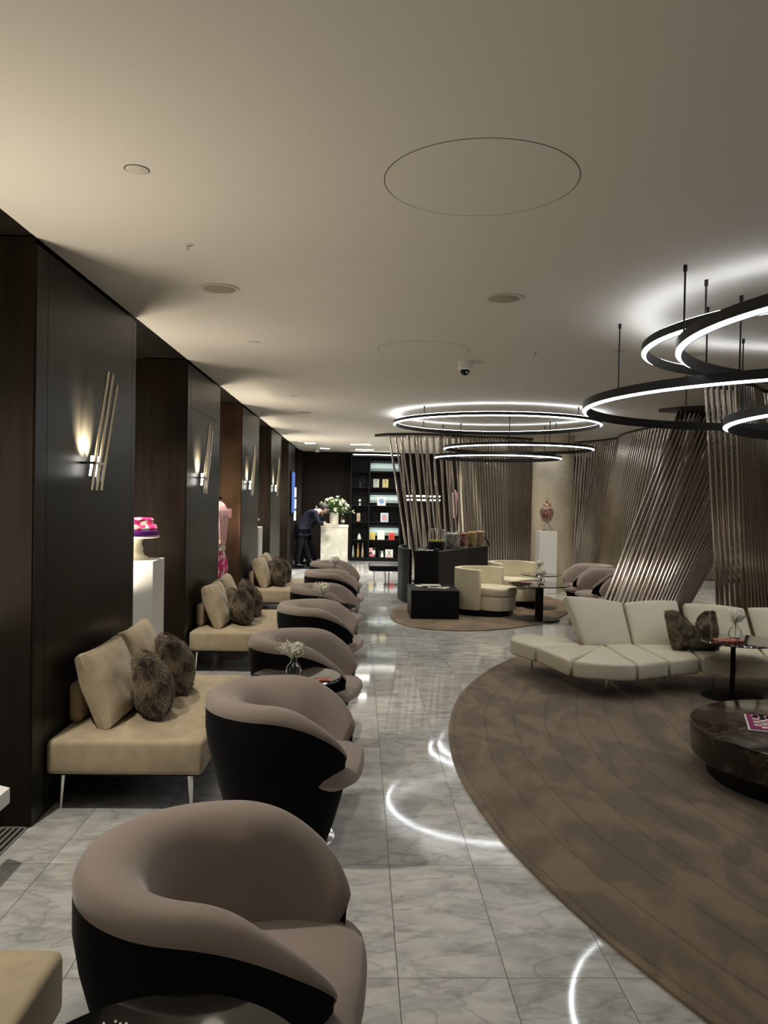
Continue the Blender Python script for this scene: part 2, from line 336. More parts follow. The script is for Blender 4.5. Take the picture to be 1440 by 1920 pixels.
# ------------------------------------------------------------------ the room
struct('floor', B(-2.6, 11, -4, 23.2, -.12, 0), 'floor')
struct('ceiling', B(WX, 11, -4, 23.2, CEIL, CEIL+.15), 'ceiling')
bm = new(); box(bm, -2.6, WX-.004, -4, 23.2, CEIL+.01, CEIL+.15); struct('trim_1', bm, 'veneer')
struct('wall_back', B(-2.6, 11, 22.95, 23.15, 0, CEIL), 'wall_dark')
struct('wall_right', B(10.8, 11, -4, 22.95, 0, CEIL), 'wall_warm')
struct('wall_front', B(-2.6, 10.8, -4.2, -4, 0, CEIL), 'wall_dark')
struct('wall_left', B(-2.6, -2.45, -4, 22.95, 0, CEIL+.15), 'wall_dark')
PAN = [(.55, 2.40), (4.21, 6.05), (7.85, 9.65), (11.48, 13.36), (15.19, 17.05), (18.85, 20.67)]
for i, (a, b) in enumerate(PAN):      # projecting dark piers between the window bays
    bm = new(); box(bm, -2.14, WX, a, b, .0, CEIL-.03, .003, 1)
    w = struct('wall_pier' if i == 0 else 'wall_pier.%03d' % i, bm, 'veneer')
    # veneer leaves on the face with a shadow gap line
    struct('veneer_edge', B(WX, WX+.006, a+.004, a+.15, .004, CEIL-.034), 'veneer', parent=w)
    struct('veneer_leaf', B(WX, WX+.006, a+.156, b-.10, .004, CEIL-.034) if i < 2 else B(WX, WX+.006, a+.156, b-.10, .004, 2.62), 'veneer', parent=w)
    if i >= 2: struct('upper_veneer_leaf', B(WX, WX+.006, a+.156, b-.10, 2.626, CEIL-.034), 'veneer', parent=w)
    struct('veneer_edge', B(WX, WX+.006, b-.094, b-.004, .004, CEIL-.034), 'veneer', parent=w)
struct('wall_end_pier', B(-2.14, -1.62, 22.2, 22.95, 0, CEIL-.03), 'veneer_b')
for i, (a, b) in enumerate(NICHES):   # window bays
    bm = new(); box(bm, -2.42, -2.36, a-.1, b+.1, 0, 2.84)
    w = struct('window_%d' % (i+1), bm, 'frost')
    bm = new()
    for y in (a+.02, b-.02): box(bm, -2.34, -2.27, y-.03, y+.03, 0, 2.84)
    box(bm, -2.36, -2.20, a, b, .74, .80); box(bm, -2.34, -2.27, a, b, 2.78, 2.84); box(bm, -2.34, -2.27, a, b, 0, .08)
    struct('window_frame', bm, 'veneer', parent=w)
    # side lining of the bay, in brown lacquer
    struct('trim_%d' % (2+i), B(-2.26, WX-.004, b-.006, b-.001, .01, CEIL), 'bronze_panel' if i == 3 else 'veneer_b')
# floor grille in the first bays
for i, (a, b) in enumerate(NICHES[:2]):
    g = thing('floor_grille', ('slotted dark metal floor grille in the bay behind the camera', 'slotted dark metal floor grille in the floor left of the nearest beige sofa')[i], 'grille', (-1.9, (a+b)/2, 0), 0)
    h = (b-a)/2-.01
    bm = new()
    for x in (-.2, .19): box(bm, x, x+.01, -h, h, .0005, .008)
    for y in (-h, h-.01): box(bm, -.2, .2, y, y+.01, .0005, .008)
    obj('frame', bm, 'grey', g, False); obj('backing', B(-.19, .19, -h+.01, h-.01, .0003, .001), 'seal', g, False)
    bm = new()
    for k in range(12): box(bm, -.182+k*.031, -.168+k*.031, -h+.01, h-.01, .001, .007)
    obj('slat_panel', bm, 'grey', g, False)

# ceiling fixtures
def disc_ring(r0, r1, z0, z1, seg=64):
    return L([(r0, z0), (r1, z0), (r1, z1), (r0, z1), (r0, z0)], seg)
for (x, y), lab in zip(((.478, 3.318), (.538, 7.06)), ('large round flush access panel in the ceiling, nearer of the two', 'round flush access panel in the ceiling near the dome camera')):
    t = thing('ceiling_access_panel', lab, 'ceiling panel', (x, y, CEIL))
    obj('panel', L([(0, -.0008), (.398, -.0008), (.398, 0), (0, 0)], 64), 'ceiling', t)
    obj('shadow_gap', disc_ring(.398, .4015, -.0008, 0), 'seal', t)
def ceil_speaker(x, y, r, lab):
    t = thing('ceiling_speaker', lab, 'ceiling speaker', (x, y, CEIL))
    obj('rim', disc_ring(r*.82, r, -.006, 0, 40), 'plate', t); obj('grille', L([(0, -.012), (r*.7, -.010), (r*.82, -.003), (r*.82, 0)], 40), 'vent', t)
ceil_speaker(-.915, 5.14, .125, 'round ceiling speaker grille above the nearest beige sofa')
ceil_speaker(.914, 5.2, .125, 'round ceiling speaker grille right of centre, before the dome camera')
ceil_speaker(2.90, 6.94, .125, 'round ceiling speaker grille seen inside the upper pendant rings')
ceil_speaker(-.88, 12.43, .12, 'distant round ceiling speaker grille above the farther sofas')
for x, y, r, lab in ((-.928, 3.30, .047, 'nearest small round cover plate in the ceiling, upper left of the photo'), (-.921, 6.9, .045, 'small round cover plate in the ceiling left of the farther round access panel'),
                     (-.885, 10.5, .045, 'small round cover plate in the ceiling just before the distant speaker grille'), (2.24, 6.92, .045, 'small round cover plate in the ceiling by the pendant rings')):
    t = thing('ceiling_cover_plate', lab, 'cover plate', (x, y, CEIL))
    obj('plate', L([(0, -.004), (r-.003, -.004), (r, -.002), (r, -.0005)], 32), 'plate', t); obj('gap', disc_ring(r, r+.004, -.001, 0, 32), 'seal', t)
for x, y, lab in ((-.924, 4.255, 'tiny sprinkler head in the ceiling above the first wall panel'), (1.52, 7.01, 'tiny sprinkler head in the ceiling right of the dome camera')):
    t = thing('sprinkler_head', lab, 'sprinkler', (x, y, CEIL))
    obj('rosette', L([(0, -.008), (.022, -.006), (.030, 0)], 24), 'plate', t); obj('nozzle', L([(0, -.03), (.008, -.028), (.006, -.008), (0, -.008)], 12), 'nickel', t)
t = thing('dome_camera', 'small white dome security camera on the ceiling', 'security camera', (.977, 7.60, CEIL))
obj('housing', L([(0, 0), (.070, 0), (.072, -.015), (.069, -.075), (.060, -.082), (0, -.082)], 32), 'white', t)
obj('dome', L([(.045, -.082), (.044, -.095), (.034, -.118), (.018, -.130), (0, -.134)], 24), 'black', t)
bm = new(); ball(bm, (0, 0, 0), .012, 1); obj('lens', bm, 'chrome', t, loc=(.01, -.036, -.105))
for x, y, lab in ((-1.22, 19.3, 'bright square recessed ceiling light near the television'), (-.95, 21.2, 'bright square recessed ceiling light before the dark end wall'), (.0, 19.4, 'larger rectangular recessed ceiling light over the reception stand'), (.10, 21.4, 'rectangular recessed ceiling light nearest the bookcase')):
    w = .12 if x < -.5 else .24
    t = thing('recessed_ceiling_light', lab, 'ceiling light', (x, y, CEIL))
    obj('frame', B(-w-.02, w+.02, -.14, .14, -.012, 0), 'white', t, False); obj('diffuser', B(-w, w, -.12, .12, -.016, -.011), 'led_w', t, False)
t = thing('dome_camera', 'small distant dome security camera on the ceiling by the end wall', 'security camera', (-1.2, 21.9, CEIL))
obj('housing', L([(0, 0), (.07, 0), (.07, -.07), (0, -.075)], 24), 'white', t); obj('dome', L([(.045, -.075), (.03, -.11), (0, -.125)], 16), 'black', t)

# ------------------------------------------------------------------ pendant rings
def pendant(R, z, cx, cy, rods, lab, group, up_led=True, h=.055, t=.035):
    r = thing('ring_pendant_light', lab, 'pendant light', (cx, cy, z), 0, None)
    o = R; i = R-t
    obj('ring', L([(i, -.006), (i, h), (o, h), (o, .0125), (i+.0045, .0015), (i+.0045, -.006), (i, -.006)], 128), 'ring', r)
    obj('light_strip', L([(i+.0046, -.0012), (o-.0005, .0105), (o-.0005, .0122), (i+.0046, .001), (i+.0046, -.0012)], 128), 'led', r)
    if up_led: obj('uplight_strip', disc_ring(i+.006, o-.006, h, h+.003, 128), 'led_up', r)
    for (x, y) in rods:
        d = Vector((x-cx, y-cy)); d = d.normalized()*(R-t/2); X, Y = d
        q = obj('rod', T([(X, Y, h*.9), (X, Y, CEIL-z)], .0058, 8), 'ring', r)
        obj('ceiling_fixing', L([(0, CEIL-z), (.011, CEIL-z), (.011, CEIL-z-.035), (0, CEIL-z-.04)], 12, (X, Y, 0)), 'ring', q)
    return r
g = 'black ring pendants'
pendant(1.88, 2.52, 3.70, 6.30, [(1.78, 5.83), (2.40, 5.01), (3.29, 8.3), (5.4, 6.9)], 'lowest wide black ring pendant of the near cluster, reaching farthest left', g, False, .075)
pendant(1.43, 2.80, 3.33, 5.17, [(1.85, 4.6), (2.53, 6.4), (4.6, 5.0)], 'upper black ring pendant of the near cluster with a glow on the ceiling', g, True, .065)
pendant(1.71, 2.625, 3.43, 4.04, [(1.7, 4.4), (2.3, 5.3), (4.6, 3.6)], 'black ring pendant of the near cluster, inside the upper ring and cut off at right', g, False, .07)
pendant(1.73, 2.30, 4.21, 5.05, [(3.0, 6.3), (5.6, 4.2), (4.9, 6.6)], 'small-looking lowest ring pendant at the right edge before the leaning poles', g, False, .07)
pendant(1.585, 2.90, 2.08, 12.30, [(.92, 11.31), (3.06, 10.98), (1.06, 13.47), (3.22, 13.29)], 'topmost and widest ring pendant of the far cluster, its light circling the ceiling', g, True)
pendant(1.34, 2.675, 2.84, 14.4, [(1.6, 13.64), (3.13, 13.0), (4.1, 15.2), (2.89, 15.7)], 'middle ring pendant of the far cluster', g, False)
pendant(1.06, 2.455, 2.30, 13.4, [(1.4, 14.0), (2.3, 12.3), (3.2, 13.9)], 'lowest and smallest ring pendant of the far cluster', g, False)

# ------------------------------------------------------------------ screens of leaning bronze tubes
ub = new(); lathe(ub, [(0, 0), (.5, 0), (.5, 1), (0, 1)], 12)
um = bpy.data.meshes.new('pole'); bmesh.ops.recalc_face_normals(ub, faces=ub.faces); ub.to_mesh(um); ub.free(); um.materials.append(MT['pole'])
for p_ in um.polygons: p_.use_smooth = True
um.set_sharp_from_angle(angle=math.radians(40))
def samp(pts, s):
    d = [0]
    for a, b in zip(pts, pts[1:]): d.append(d[-1]+math.dist(a, b))
    q = s*d[-1]
    for i in range(len(pts)-1):
        if q <= d[i+1]+1e-9:
            k = (q-d[i])/(d[i+1]-d[i]); return tuple(a+(b-a)*k for a, b in zip(pts[i], pts[i+1]))
    return pts[-1]
def strip(pts, w, z0, z1):
    a, b = [], []
    for i, p in enumerate(pts):
        d = Vector(pts[min(i+1, len(pts)-1)])-Vector(pts[max(0, i-1)]); nn = Vector((-d.y, d.x)).normalized()*w/2
        a.append((p[0]+nn.x, p[1]+nn.y)); b.append((p[0]-nn.x, p[1]-nn.y))
    return P(a+b[::-1], z0, z1)
def screen(lab, rows, dia=.036, cap=None):
    r = thing('pole_screen', lab, 'screen', (0, 0, 0))
    for top, bot, n in rows:
        tp = [samp(top, i/14) for i in range(15)]; bt = [samp(bot, i/14) for i in range(15)]
        obj('ceiling_rail', strip(tp, .07, CEIL-.035, CEIL-.001), 'rail', r, False)
        obj('floor_rail', strip(bt, .07, .001, .02), 'rail', r, False)
        for i in range(n):
            a = Vector((*samp(bot, i/(n-1)), .02)); b = Vector((*samp(top, i/(n-1)), CEIL-.03)); d = b-a
            o = bpy.data.objects.new('pole', um); C.objects.link(o); o.parent = r; o.location = a
            o.rotation_euler = d.to_track_quat('Z', 'Y').to_euler(); o.scale = (dia, dia, d.length)
    if cap: obj('ceiling_cap', P(cap, CEIL-.05, CEIL-.001), 'rail', r, False)
    return r
screen('screen of thin bronze poles behind the sweets counter', [
    ([(.56, 16.0), (1.09, 15.88), (1.62, 15.87), (2.0, 16.06)], [(1.12, 16.95), (1.60, 17.0), (2.05, 16.95), (2.36, 16.95)], 13),
    ([(2.08, 16.10), (2.44, 16.28), (3.0, 16.34), (3.70, 16.73)], [(2.42, 16.95), (2.75, 16.9), (3.15, 16.9), (3.78, 17.2)], 28),
    ([(.80, 16.22), (1.4, 16.2), (1.95, 16.35)], [(1.16, 17.2), (1.75, 17.3), (2.25, 17.3)], 8),
    ([(2.05, 16.45), (2.6, 16.65), (3.80, 17.0)], [(2.35, 17.3), (2.9, 17.3), (3.9, 17.5)], 26)],
    .046, [(.28, 16.36), (.5, 16.0), (.9, 15.84), (1.5, 15.82), (2.05, 16.06), (2.05, 16.4), (1.5, 16.42), (.9, 16.40)])
screen('screen of near-vertical bronze poles just right of the cream column', [
    ([(4.62, 17.2), (4.80, 17.0), (4.97, 16.7), (5.16, 15.95)], [(4.72, 17.9), (4.85, 17.4), (4.90, 16.9), (4.86, 16.3)], 18),
    ([(4.70, 17.6), (5.0, 17.4), (5.25, 17.0)], [(4.85, 18.1), (5.1, 17.7), (5.2, 17.3)], 10)], .044)
screen('screen of bronze poles fanning behind the three mauve chairs', [
    ([(5.16, 15.9), (5.0, 15.29), (4.93, 14.45), (4.96, 13.6), (5.1, 12.9), (5.4, 12.2)], [(4.83, 16.5), (4.72, 15.6), (4.62, 14.8), (4.60, 14.1), (4.75, 13.5), (5.1, 13.0)], 36),
    ([(5.5, 15.9), (5.35, 14.8), (5.35, 13.6), (5.8, 12.4)], [(5.2, 16.6), (5.05, 15.2), (5.1, 14.2), (5.5, 13.2)], 18)], .044)
screen('steeply leaning screen of bronze poles rising right behind the cream leather sofa', [
    ([(4.36, 10.86), (4.62, 10.62), (5.0, 10.4), (5.4, 10.35), (5.85, 10.5)], [(2.72, 9.40), (2.95, 9.32), (3.25, 9.34), (3.55, 9.5), (3.86, 9.85)], 27),
    ([(4.50, 11.2), (4.9, 11.0), (5.35, 10.8)], [(2.98, 9.72), (3.25, 9.62), (3.52, 9.72)], 18)],
    .040, [(4.12, 11.0), (4.3, 10.7), (4.65, 10.45), (5.05, 10.3), (5.5, 10.25), (5.5, 10.7), (5.0, 10.9), (4.5, 11.15)])
screen('dense screen of bronze poles leaning left at the right edge behind the sofa', [
    ([(3.66, 8.42), (3.95, 8.35), (4.25, 8.6), (4.55, 9.0), (5.1, 9.3), (5.9, 9.5)], [(4.15, 9.0), (4.4, 8.85), (4.7, 8.9), (5.0, 9.1), (5.5, 9.3), (6.2, 9.5)], 46),
    ([(3.80, 8.75), (4.2, 8.9), (4.5, 9.32), (4.94, 9.61), (5.9, 9.95)], [(4.35, 9.3), (4.7, 9.3), (5.1, 9.5), (5.7, 9.7), (6.3, 9.9)], 32)], .040)
screen('distant screen of poles seen through the gap between the two leaning screens', [
    ([(6.1, 19.2), (6.7, 18.7), (7.3, 18.2), (8.2, 17.5)], [(7.3, 19.1), (7.9, 18.5), (8.3, 18.05), (9.2, 17.3)], 44),
    ([(6.3, 19.6), (7.0, 19.1), (8.4, 17.9)], [(7.5, 19.4), (8.1, 18.9), (9.4, 17.7)], 34)], .046)
# cream column
t = thing('round_column', 'round cream stone column behind the jar pedestal', 'column', (3.865, 15.95, 0))
obj('shaft', L([(0, .06), (.41, .06), (.41, CEIL-.001), (0, CEIL-.001)], 64), 'column', t); obj('foot', L([(0, .001), (.43, .001), (.43, .06), (.41, .07), (0, .07)], 64), 'column', t)
t = thing('round_column', 'second cream column half hidden behind the pole screen and sweets counter', 'column', (2.95, 20.4, 0))
obj('shaft', L([(0, .06), (.42, .06), (.42, CEIL-.001), (0, CEIL-.001)], 64), 'column', t)

# ------------------------------------------------------------------ rugs
bm = new(); pts = [(BR[0]+6.47*math.cos(a), BR[1]+6.47*math.sin(a)) for a in [math.radians(x) for x in range(95, 266, 1)]]
pts = [p for p in pts if p[0] < 6.9 and p[1] > -.9]
pts = pts+[(6.9, -.9)]
o = obj('area_rug', P(pts, .001, .016), 'rug', None, False); tag(o, 'huge round taupe rug with carved curved lines, under the cream leather sofa', 'rug')
def ell(cx, cy, a, b, ang, n=96): return [(cx+a*math.cos(t)*math.cos(ang)-b*math.sin(t)*math.sin(ang), cy+a*math.cos(t)*math.sin(ang)+b*math.sin(t)*math.cos(ang)) for t in [2*PI*k/n for k in range(n)]]
o = obj('area_rug', P(ell(2.043, 12.872, 2.41, 1.31, math.radians(65.1)), .001, .014), 'rug2', None, False); tag(o, 'oval brown rug under the two cream tub armchairs', 'rug')

# ------------------------------------------------------------------ mauve swivel tub chairs
def tub_chair(name, lab):
    t = thing(name, lab, 'armchair')
    # phi = 0 is the back (-x); local +x is the front
    PM = math.radians(146); NA = 72
    def rim(phi):            # outer radius, boundary height, padding width
        a = abs(phi)/PM; s = max(0, min(1, (a-.56)/.44)); s = s**2.4
        z = .715-.005*min(1, a/.5)-.205*s
        wd = .165-.02*a-.095*s
        return z, wd
    def dirv(phi): return Vector((-math.cos(phi), math.sin(phi), 0))
    def plan(phi, r=1): # superellipse outline, a little deeper than wide
        d = dirv(phi); k = .395 if d.x < 0 else .375; e = 2.0 if d.x < 0 else 2.0+1.2*min(1, d.x/.6)
        q = (abs(d.x)**e+abs(d.y)**e)**(-1/e); return Vector((d.x*k*q, d.y*.385*q, 0))*r
    # upholstery roll: section from outer seam over the crest and down the inside to the seat
    bm = new(); rings = []
    for k in range(NA+1):
        phi = -PM+2*PM*k/NA; z, wd = rim(phi); a = abs(phi)/PM
        sec = [(1.0, -.006), (1.008, .012), (.995, .034), (.955, .058), (.90, .068), (1-wd/.41*.72, .060), (1-wd/.41*1.0, .028), (1-wd/.41*1.28, -.035)]
        s = max(0, min(1, (a-.75)/.25)); f = 1-.45*s
        ring = [bm.verts.new(plan(phi, r)+Vector((0, 0, z+dz*f))) for r, dz in sec]
        zs = .40
        for q in (.35, .7, 1.0):
            r0 = 1-wd/.41*1.28; r = r0-(.10+.05*(1-a))*q**.8; r = max(r, .3); zz = (z-.035*f)*(1-q)+zs*q
            ring.append(bm.verts.new(plan(phi, r)+Vector((0, 0, zz))))
        rings.append(ring)
    for A, Bq in zip(rings, rings[1:]):
        for i in range(len(A)-1): bm.faces.new((A[i], A[i+1], Bq[i+1], Bq[i]))
    for R_ in (rings[0], rings[-1]):
        bm.faces.new(R_)
    o = obj('upholstery', bm, 'mauve', t); sb = o.modifiers.new('Smooth', 'SUBSURF'); sb.levels = 1; sb.render_levels = 1
    # black shell
    bm = new(); n = 144; cols = []
    for k in range(n):
        phi = -PI+2*PI*k/n; a = abs(phi)
        z = rim(phi)[0] if a <= PM else None
        zt = z if z is not None else .40-.02*((a-PM)/(PI-PM))
        if z is None: f_ = min(1, (a-PM)/.09); zt = rim(PM)[0]*(1-f_)+zt*f_
        else: zt = z-.004
        col = []
        for q in [0, .04, .12, .25, .4, .55, .7, .85, 1]:
            zz = .045+(zt-.045)*q; rr = .61+.39*min(1, (zz-.045)/.53)**.85
            col.append(bm.verts.new(plan(phi, rr)+Vector((0, 0, zz))))
        cols.append(col)
    for k in range(n):
        A, Bq = cols[k], cols[(k+1) % n]
        for i in range(len(A)-1): bm.faces.new((A[i], Bq[i], Bq[i+1], A[i+1]))
    bm.faces.new([c[0] for c in cols])
    obj('shell', bm, 'black_fab', t)
    # seat: round pad bulging forward past the arms
    bm = new(); N_ = 48; rg = []
    def sp(phi, r):
        a = abs((phi+PI) % (2*PI)-PI); f = max(0, min(1, (a-(PM-.62))/.66)); f = f*f*(3-2*f)
        return plan(phi, r*(.80+.27*f))
    for r, z in ((.0, .475), (.3, .474), (.6, .470), (.8, .462), (.92, .448), (.985, .425), (1.0, .395), (.93, .375), (.84, .354), (.72, .340)):
        rg.append([bm.verts.new(sp(2*PI*k/N_, max(r, .001))+Vector((0, 0, z))) for k in range(N_)])
    for A, Bq in zip(rg, rg[1:]):
        for i in range(N_): bm.faces.new((A[i], A[(i+1) % N_], Bq[(i+1) % N_], Bq[i]))
    bm.faces.new(rg[0]); bm.faces.new(rg[-1][::-1])
    obj('seat', bm, 'mauve', t)
    obj('swivel_base', L([(0, .001), (.255, .001), (.262, .012), (.262, .038), (.25, .046), (0, .046)], 48), 'chrome', t)
    return t
c0 = tub_chair('tub_chair', 'nearest mauve swivel tub chair with black back, bottom left of the photo')
c0.location = (-.36, 2.22, 0); c0.rotation_euler = (0, 0, math.radians(-3)); c0['group'] = 'mauve tub chairs'
grp = 'mauve tub chairs'
for x, y, r, lab in ((-.36, 4.05, -4, 'second mauve tub chair from the camera, before the round table with white flowers'),
                     (-.37, 5.66, -8, 'third mauve tub chair from the camera, directly behind the flower table'),
                     (-.35, 7.40, -5, 'fourth mauve tub chair from the camera in the left row'),
                     (-.36, 8.88, -10, 'fifth mauve tub chair in the left row, just beyond the dark glass table'),
                     (-.33, 10.72, -4, 'sixth tub chair in the left row, second from the marble stand'),
                     (-.35, 12.25, -8, 'farthest mauve tub chair of the left row, nearest the marble stand'),
                     (3.60, 12.42, 184, 'leftmost and farthest of three mauve tub chairs behind the leather sofa'),
                     (3.60, 11.52, 190, 'middle of three mauve tub chairs behind the leather sofa'),
                     (3.62, 10.62, 172, 'front one of three mauve tub chairs behind the leather sofa, seen through poles')):
    dup(c0, (x, y, 0.001), math.radians(r), lab, grp)

# ------------------------------------------------------------------ round glass tables and flowers
def glass_table(lab, loc, R, h, rp=.028, rb=.26, off=(0, 0), group='round black glass side tables'):
    t = thing('side_table', lab, 'table', loc, 0, group)
    obj('table_top', L([(0, h-.016), (R-.006, h-.016), (R, h-.008), (R-.006, h), (0, h)], 64, (off[0], off[1], 0)), 'glass_top', t)
    obj('pole', L([(0, .014), (rp, .014), (rp, h-.03), (rp*2.2, h-.028), (rp*2.2, h-.016), (0, h-.016)], 24), 'black', t)
    obj('base', L([(0, .001), (rb, .001), (rb, .008), (rp*1.6, .020), (0, .022)], 48), 'black', t)
    return t
def flower_vase(lab, loc, s=1., seed=0, rot=0):
    rnd = random.Random(seed)
    t = thing('flower_vase', lab, 'vase', loc, rot, 'small glass vases of white flowers')
    r = .042*s
    obj('vase', L([(0, 0), (r*.55, 0), (r*.9, r*.4), (r, r*.95), (r*.85, r*1.5), (r*.42, r*1.95), (r*.36, r*2.3), (r*.44, r*2.5), (r*.38, r*2.5), (r*.31, r*2.3), (r*.37, r*1.95), (r*.78, r*1.5), (r*.92, r*.95), (r*.8, r*.4), (0, r*.15)], 24), 'glass', t)
    bm = new()
    for k in range(7):
        a = rnd.uniform(0, 6.28); tube(bm, [(0, 0, r*.4), (.004*math.cos(a), .004*math.sin(a), r*2.4), (.03*s*math.cos(a), .03*s*math.sin(a), r*2.5+.035*s)], .0014*s, 5)
    obj('stem', bm, 'leaf', t)
    # hydrangea-like head: many small petals
    bm = new()
    for k in range(150):
        v = Vector((rnd.gauss(0, 1), rnd.gauss(0, 1), rnd.gauss(0, 1))).normalized(); c = Vector((.018*s, 0, r*2.5+.045*s))+v*.040*s*rnd.uniform(.75, 1.05)
        if c.z < r*2.35: continue
        a = v.orthogonal().normalized(); b = v.cross(a); q = .010*s
        th = rnd.uniform(0, 3)
        a, b = a*math.cos(th)+b*math.sin(th), b*math.cos(th)-a*math.sin(th)
        vs = [bm.verts.new(c+p_) for p_ in (a*q, (a+b)*q*.5+v*.003, b*q, (b-a)*q*.5+v*.003, -a*q, (-a-b)*q*.5+v*.003, -b*q, (a-b)*q*.5+v*.003)]; m_ = bm.verts.new(c-v*.004)
        for i in range(8): bm.faces.new((vs[i], vs[(i+1) % 8], m_))
    obj('blossom', bm, 'petal', t)
    bm = new()
    for k in range(80):
        c = Vector((-.045*s, 0, r*2.5+.055*s))+Vector((rnd.gauss(0, .020), rnd.gauss(0, .020), rnd.gauss(0, .018)))*s; ball(bm, c, .0035*s, 1)
        if k % 4 == 0: tube(bm, [(0, 0, r*2.3), c], .0007*s, 4)
    obj('small_blossoms', bm, 'petal', t)
    return t
glass_table('low round glass table at the bottom edge before the nearest tub chair', (-.36, 1.45, 0), .32, .65)
flower_vase('tiny white blossom in a vase at the very bottom edge of the photo', (-.37, 1.405, .65), .8, 3)
glass_table('round glass table between the second and third tub chairs', (-.37, 4.93, 0), .275, .655)
flower_vase('white flowers in a round glass vase behind the second tub chair', (-.385, 4.86, .655), 1.15, 5)
bm = B(-.05, .05, -.035, .035, 0, .006, .001, 1); o = obj('drinks_card', bm, 'candy_red', None, False); o.location = (-.20, 4.80, .656); o.rotation_euler = (0, 0, .2); tag(o, 'small dark red card lying on the table beside the near flower vase', 'card')
glass_table('dark glass table between the fourth and fifth tub chairs', (-.30, 8.12, 0), .28, .655)
flower_vase('white flowers in a small vase between the fourth and fifth tub chairs', (-.36, 8.05, .655), 1.3, 8)
glass_table('round glass table between the two farthest tub chairs', (-.36, 11.48, 0), .27, .66)
flower_vase('pale flowers in a vase between the two farthest tub chairs', (-.34, 11.42, .66), 1.35, 9, 1.)
glass_table('black glass table with thick pole before the near cream armchair', (2.68, 11.75, .014), .46, .52, .06, .31)
flower_vase('white flowers in a vase on the thick-poled black table', (2.72, 11.8, .534), 1.1, 11)
glass_table('black glass table with slim pole before the white jar pedestal', (2.98, 13.0, .014), .33, .55, .022, .27)
flower_vase('white flowers in a vase on the slim-poled far table', (2.95, 13.0, .564), 1.25, 12, .6)
o = obj('drinks_card', B(-.08, .08, -.05, .05, 0, .006), 'magenta', None, False); o.location = (2.50, 11.82, .535); o.rotation_euler = (0, 0, -.3); tag(o, 'dark pink card lying on the thick-poled black table', 'card')
glass_table('black glass side table standing between leather sofa and marble table', (3.40, 7.12, .017), .35, .515, .022, .265, (.05, 0))
flower_vase('white flowers in a round vase on the table before the leather sofa', (3.42, 7.13, .532), 1.45, 14, .2)
bm = B(-.11, .11, -.07, .07, 0, .02, .002, 1); o = obj('magazine', bm, 'candy_red', None, False); o.location = (3.30, 7.02, .533); o.rotation_euler = (0, 0, .1); tag(o, 'small red and white booklet on the table before the leather sofa', 'booklet')

# ------------------------------------------------------------------ beige sofas along the piers
def wall_sofa(lab, lab_c):
    t = thing('beige_sofa', lab, 'sofa', (0, 0, 0), 0, 'beige window sofas')
    Ls = 1.68
    o = obj('seat', B(0, .85, 0, Ls, .215, .405, .028, 3), 'beige', t)
    obj('backrest', B(.0, .075, .33, Ls, .405, .64, .03, 3), 'beige', t)
    for x in (.06, .76):
        for y in (.10, Ls-.10): obj('leg', T([(x, y, .215), (x-.012 if x < .3 else x+.012, y, .001)], .020, 12, .010), 'chrome', t)
    obj('frame', B(.05, .80, .06, Ls-.06, .195, .216), 'black', t, False)
    return t
SOF = []
s0 = wall_sofa('', ''); SY = [.70, 4.38, 7.93, 11.62]
LB = ['dark corner of a beige sofa at the bottom left edge', 'nearest fully seen beige sofa against the dark wall panel, four fur pillows on it', 'middle beige sofa of the left row with brown fur pillows', 'farthest beige sofa of the left row, near the white pedestal']
s0.location = (-1.685, SY[1], 0); s0['label'] = LB[1]
dup(s0, (-1.70, SY[0], 0), 0, LB[0], 'beige window sofas'); dup(s0, (-1.665, SY[2], 0), 0, LB[2], 'beige window sofas'); dup(s0, (-1.64, SY[3], 0), 0, LB[3], 'beige window sofas')
bm = pillow(.66, .47, .19, 34, .018, .26, 2)
cm = obj('back_cushion', bm, 'beige'); cm.location = (-1.50, SY[1]+.53, .615); cm.rotation_euler = (math.radians(20), 0, math.radians(-91))
tag(cm, 'nearer large beige back cushion on the nearest sofa', 'cushion', 'beige back cushions')
def cpy(o, loc, rot, lab, group=None):
    c = o.copy(); C.objects.link(c); c.location = loc; c.rotation_euler = rot; c['label'] = lab
    if group: c['group'] = group
    return c
cr = lambda z, t=-16: (math.radians(t), 0, math.radians(z))
for i, nm in ((1, 'nearest'), (2, 'middle'), (3, 'farthest')):
    dx = (0, 0, .02, .045)[i]
    if i > 1: cpy(cm, (-1.50+dx, SY[i]+.53, .615), cr(-91, 20), 'nearer large beige back cushion on the %s sofa' % nm)
    cpy(cm, (-1.50+dx, SY[i]+1.22, .620), cr(-89, 19), 'farther large beige back cushion on the %s sofa' % nm)
fm = obj('fur_pillow', furry(pillow(.50, .36, .23, 18, .03, .42, 5, .20), 14000, .032, 1), 'fur')
fg = 'brown faux fur pillows'
tag(fm, 'nearer dented brown fur pillow on the nearest beige sofa', 'pillow', fg); fm.location = (-1.27, SY[1]+.58, .58)
fr = lambda x, y, z: (math.radians(x), math.radians(y), math.radians(z))
fm.rotation_euler = fr(14, -6, -72)
for (x, y, rx, ry, rz, lab) in ((-1.27, SY[1]+1.18, 14, -4, -68, 'farther dented brown fur pillow on the nearest beige sofa'),
                             (-1.26, SY[2]+.58, 14, -6, -66, 'nearer brown fur pillow on the middle beige sofa'), (-1.23, SY[2]+1.18, 14, 4, -74, 'farther brown fur pillow on the middle beige sofa'),
                             (-1.25, SY[3]+.58, 14, -4, -66, 'nearer brown fur pillow on the farthest beige sofa'), (-1.22, SY[3]+1.18, 14, 3, -70, 'farther brown fur pillow on the farthest beige sofa')):
    cpy(fm, (x, y, .585), fr(rx, ry, rz), lab, fg)

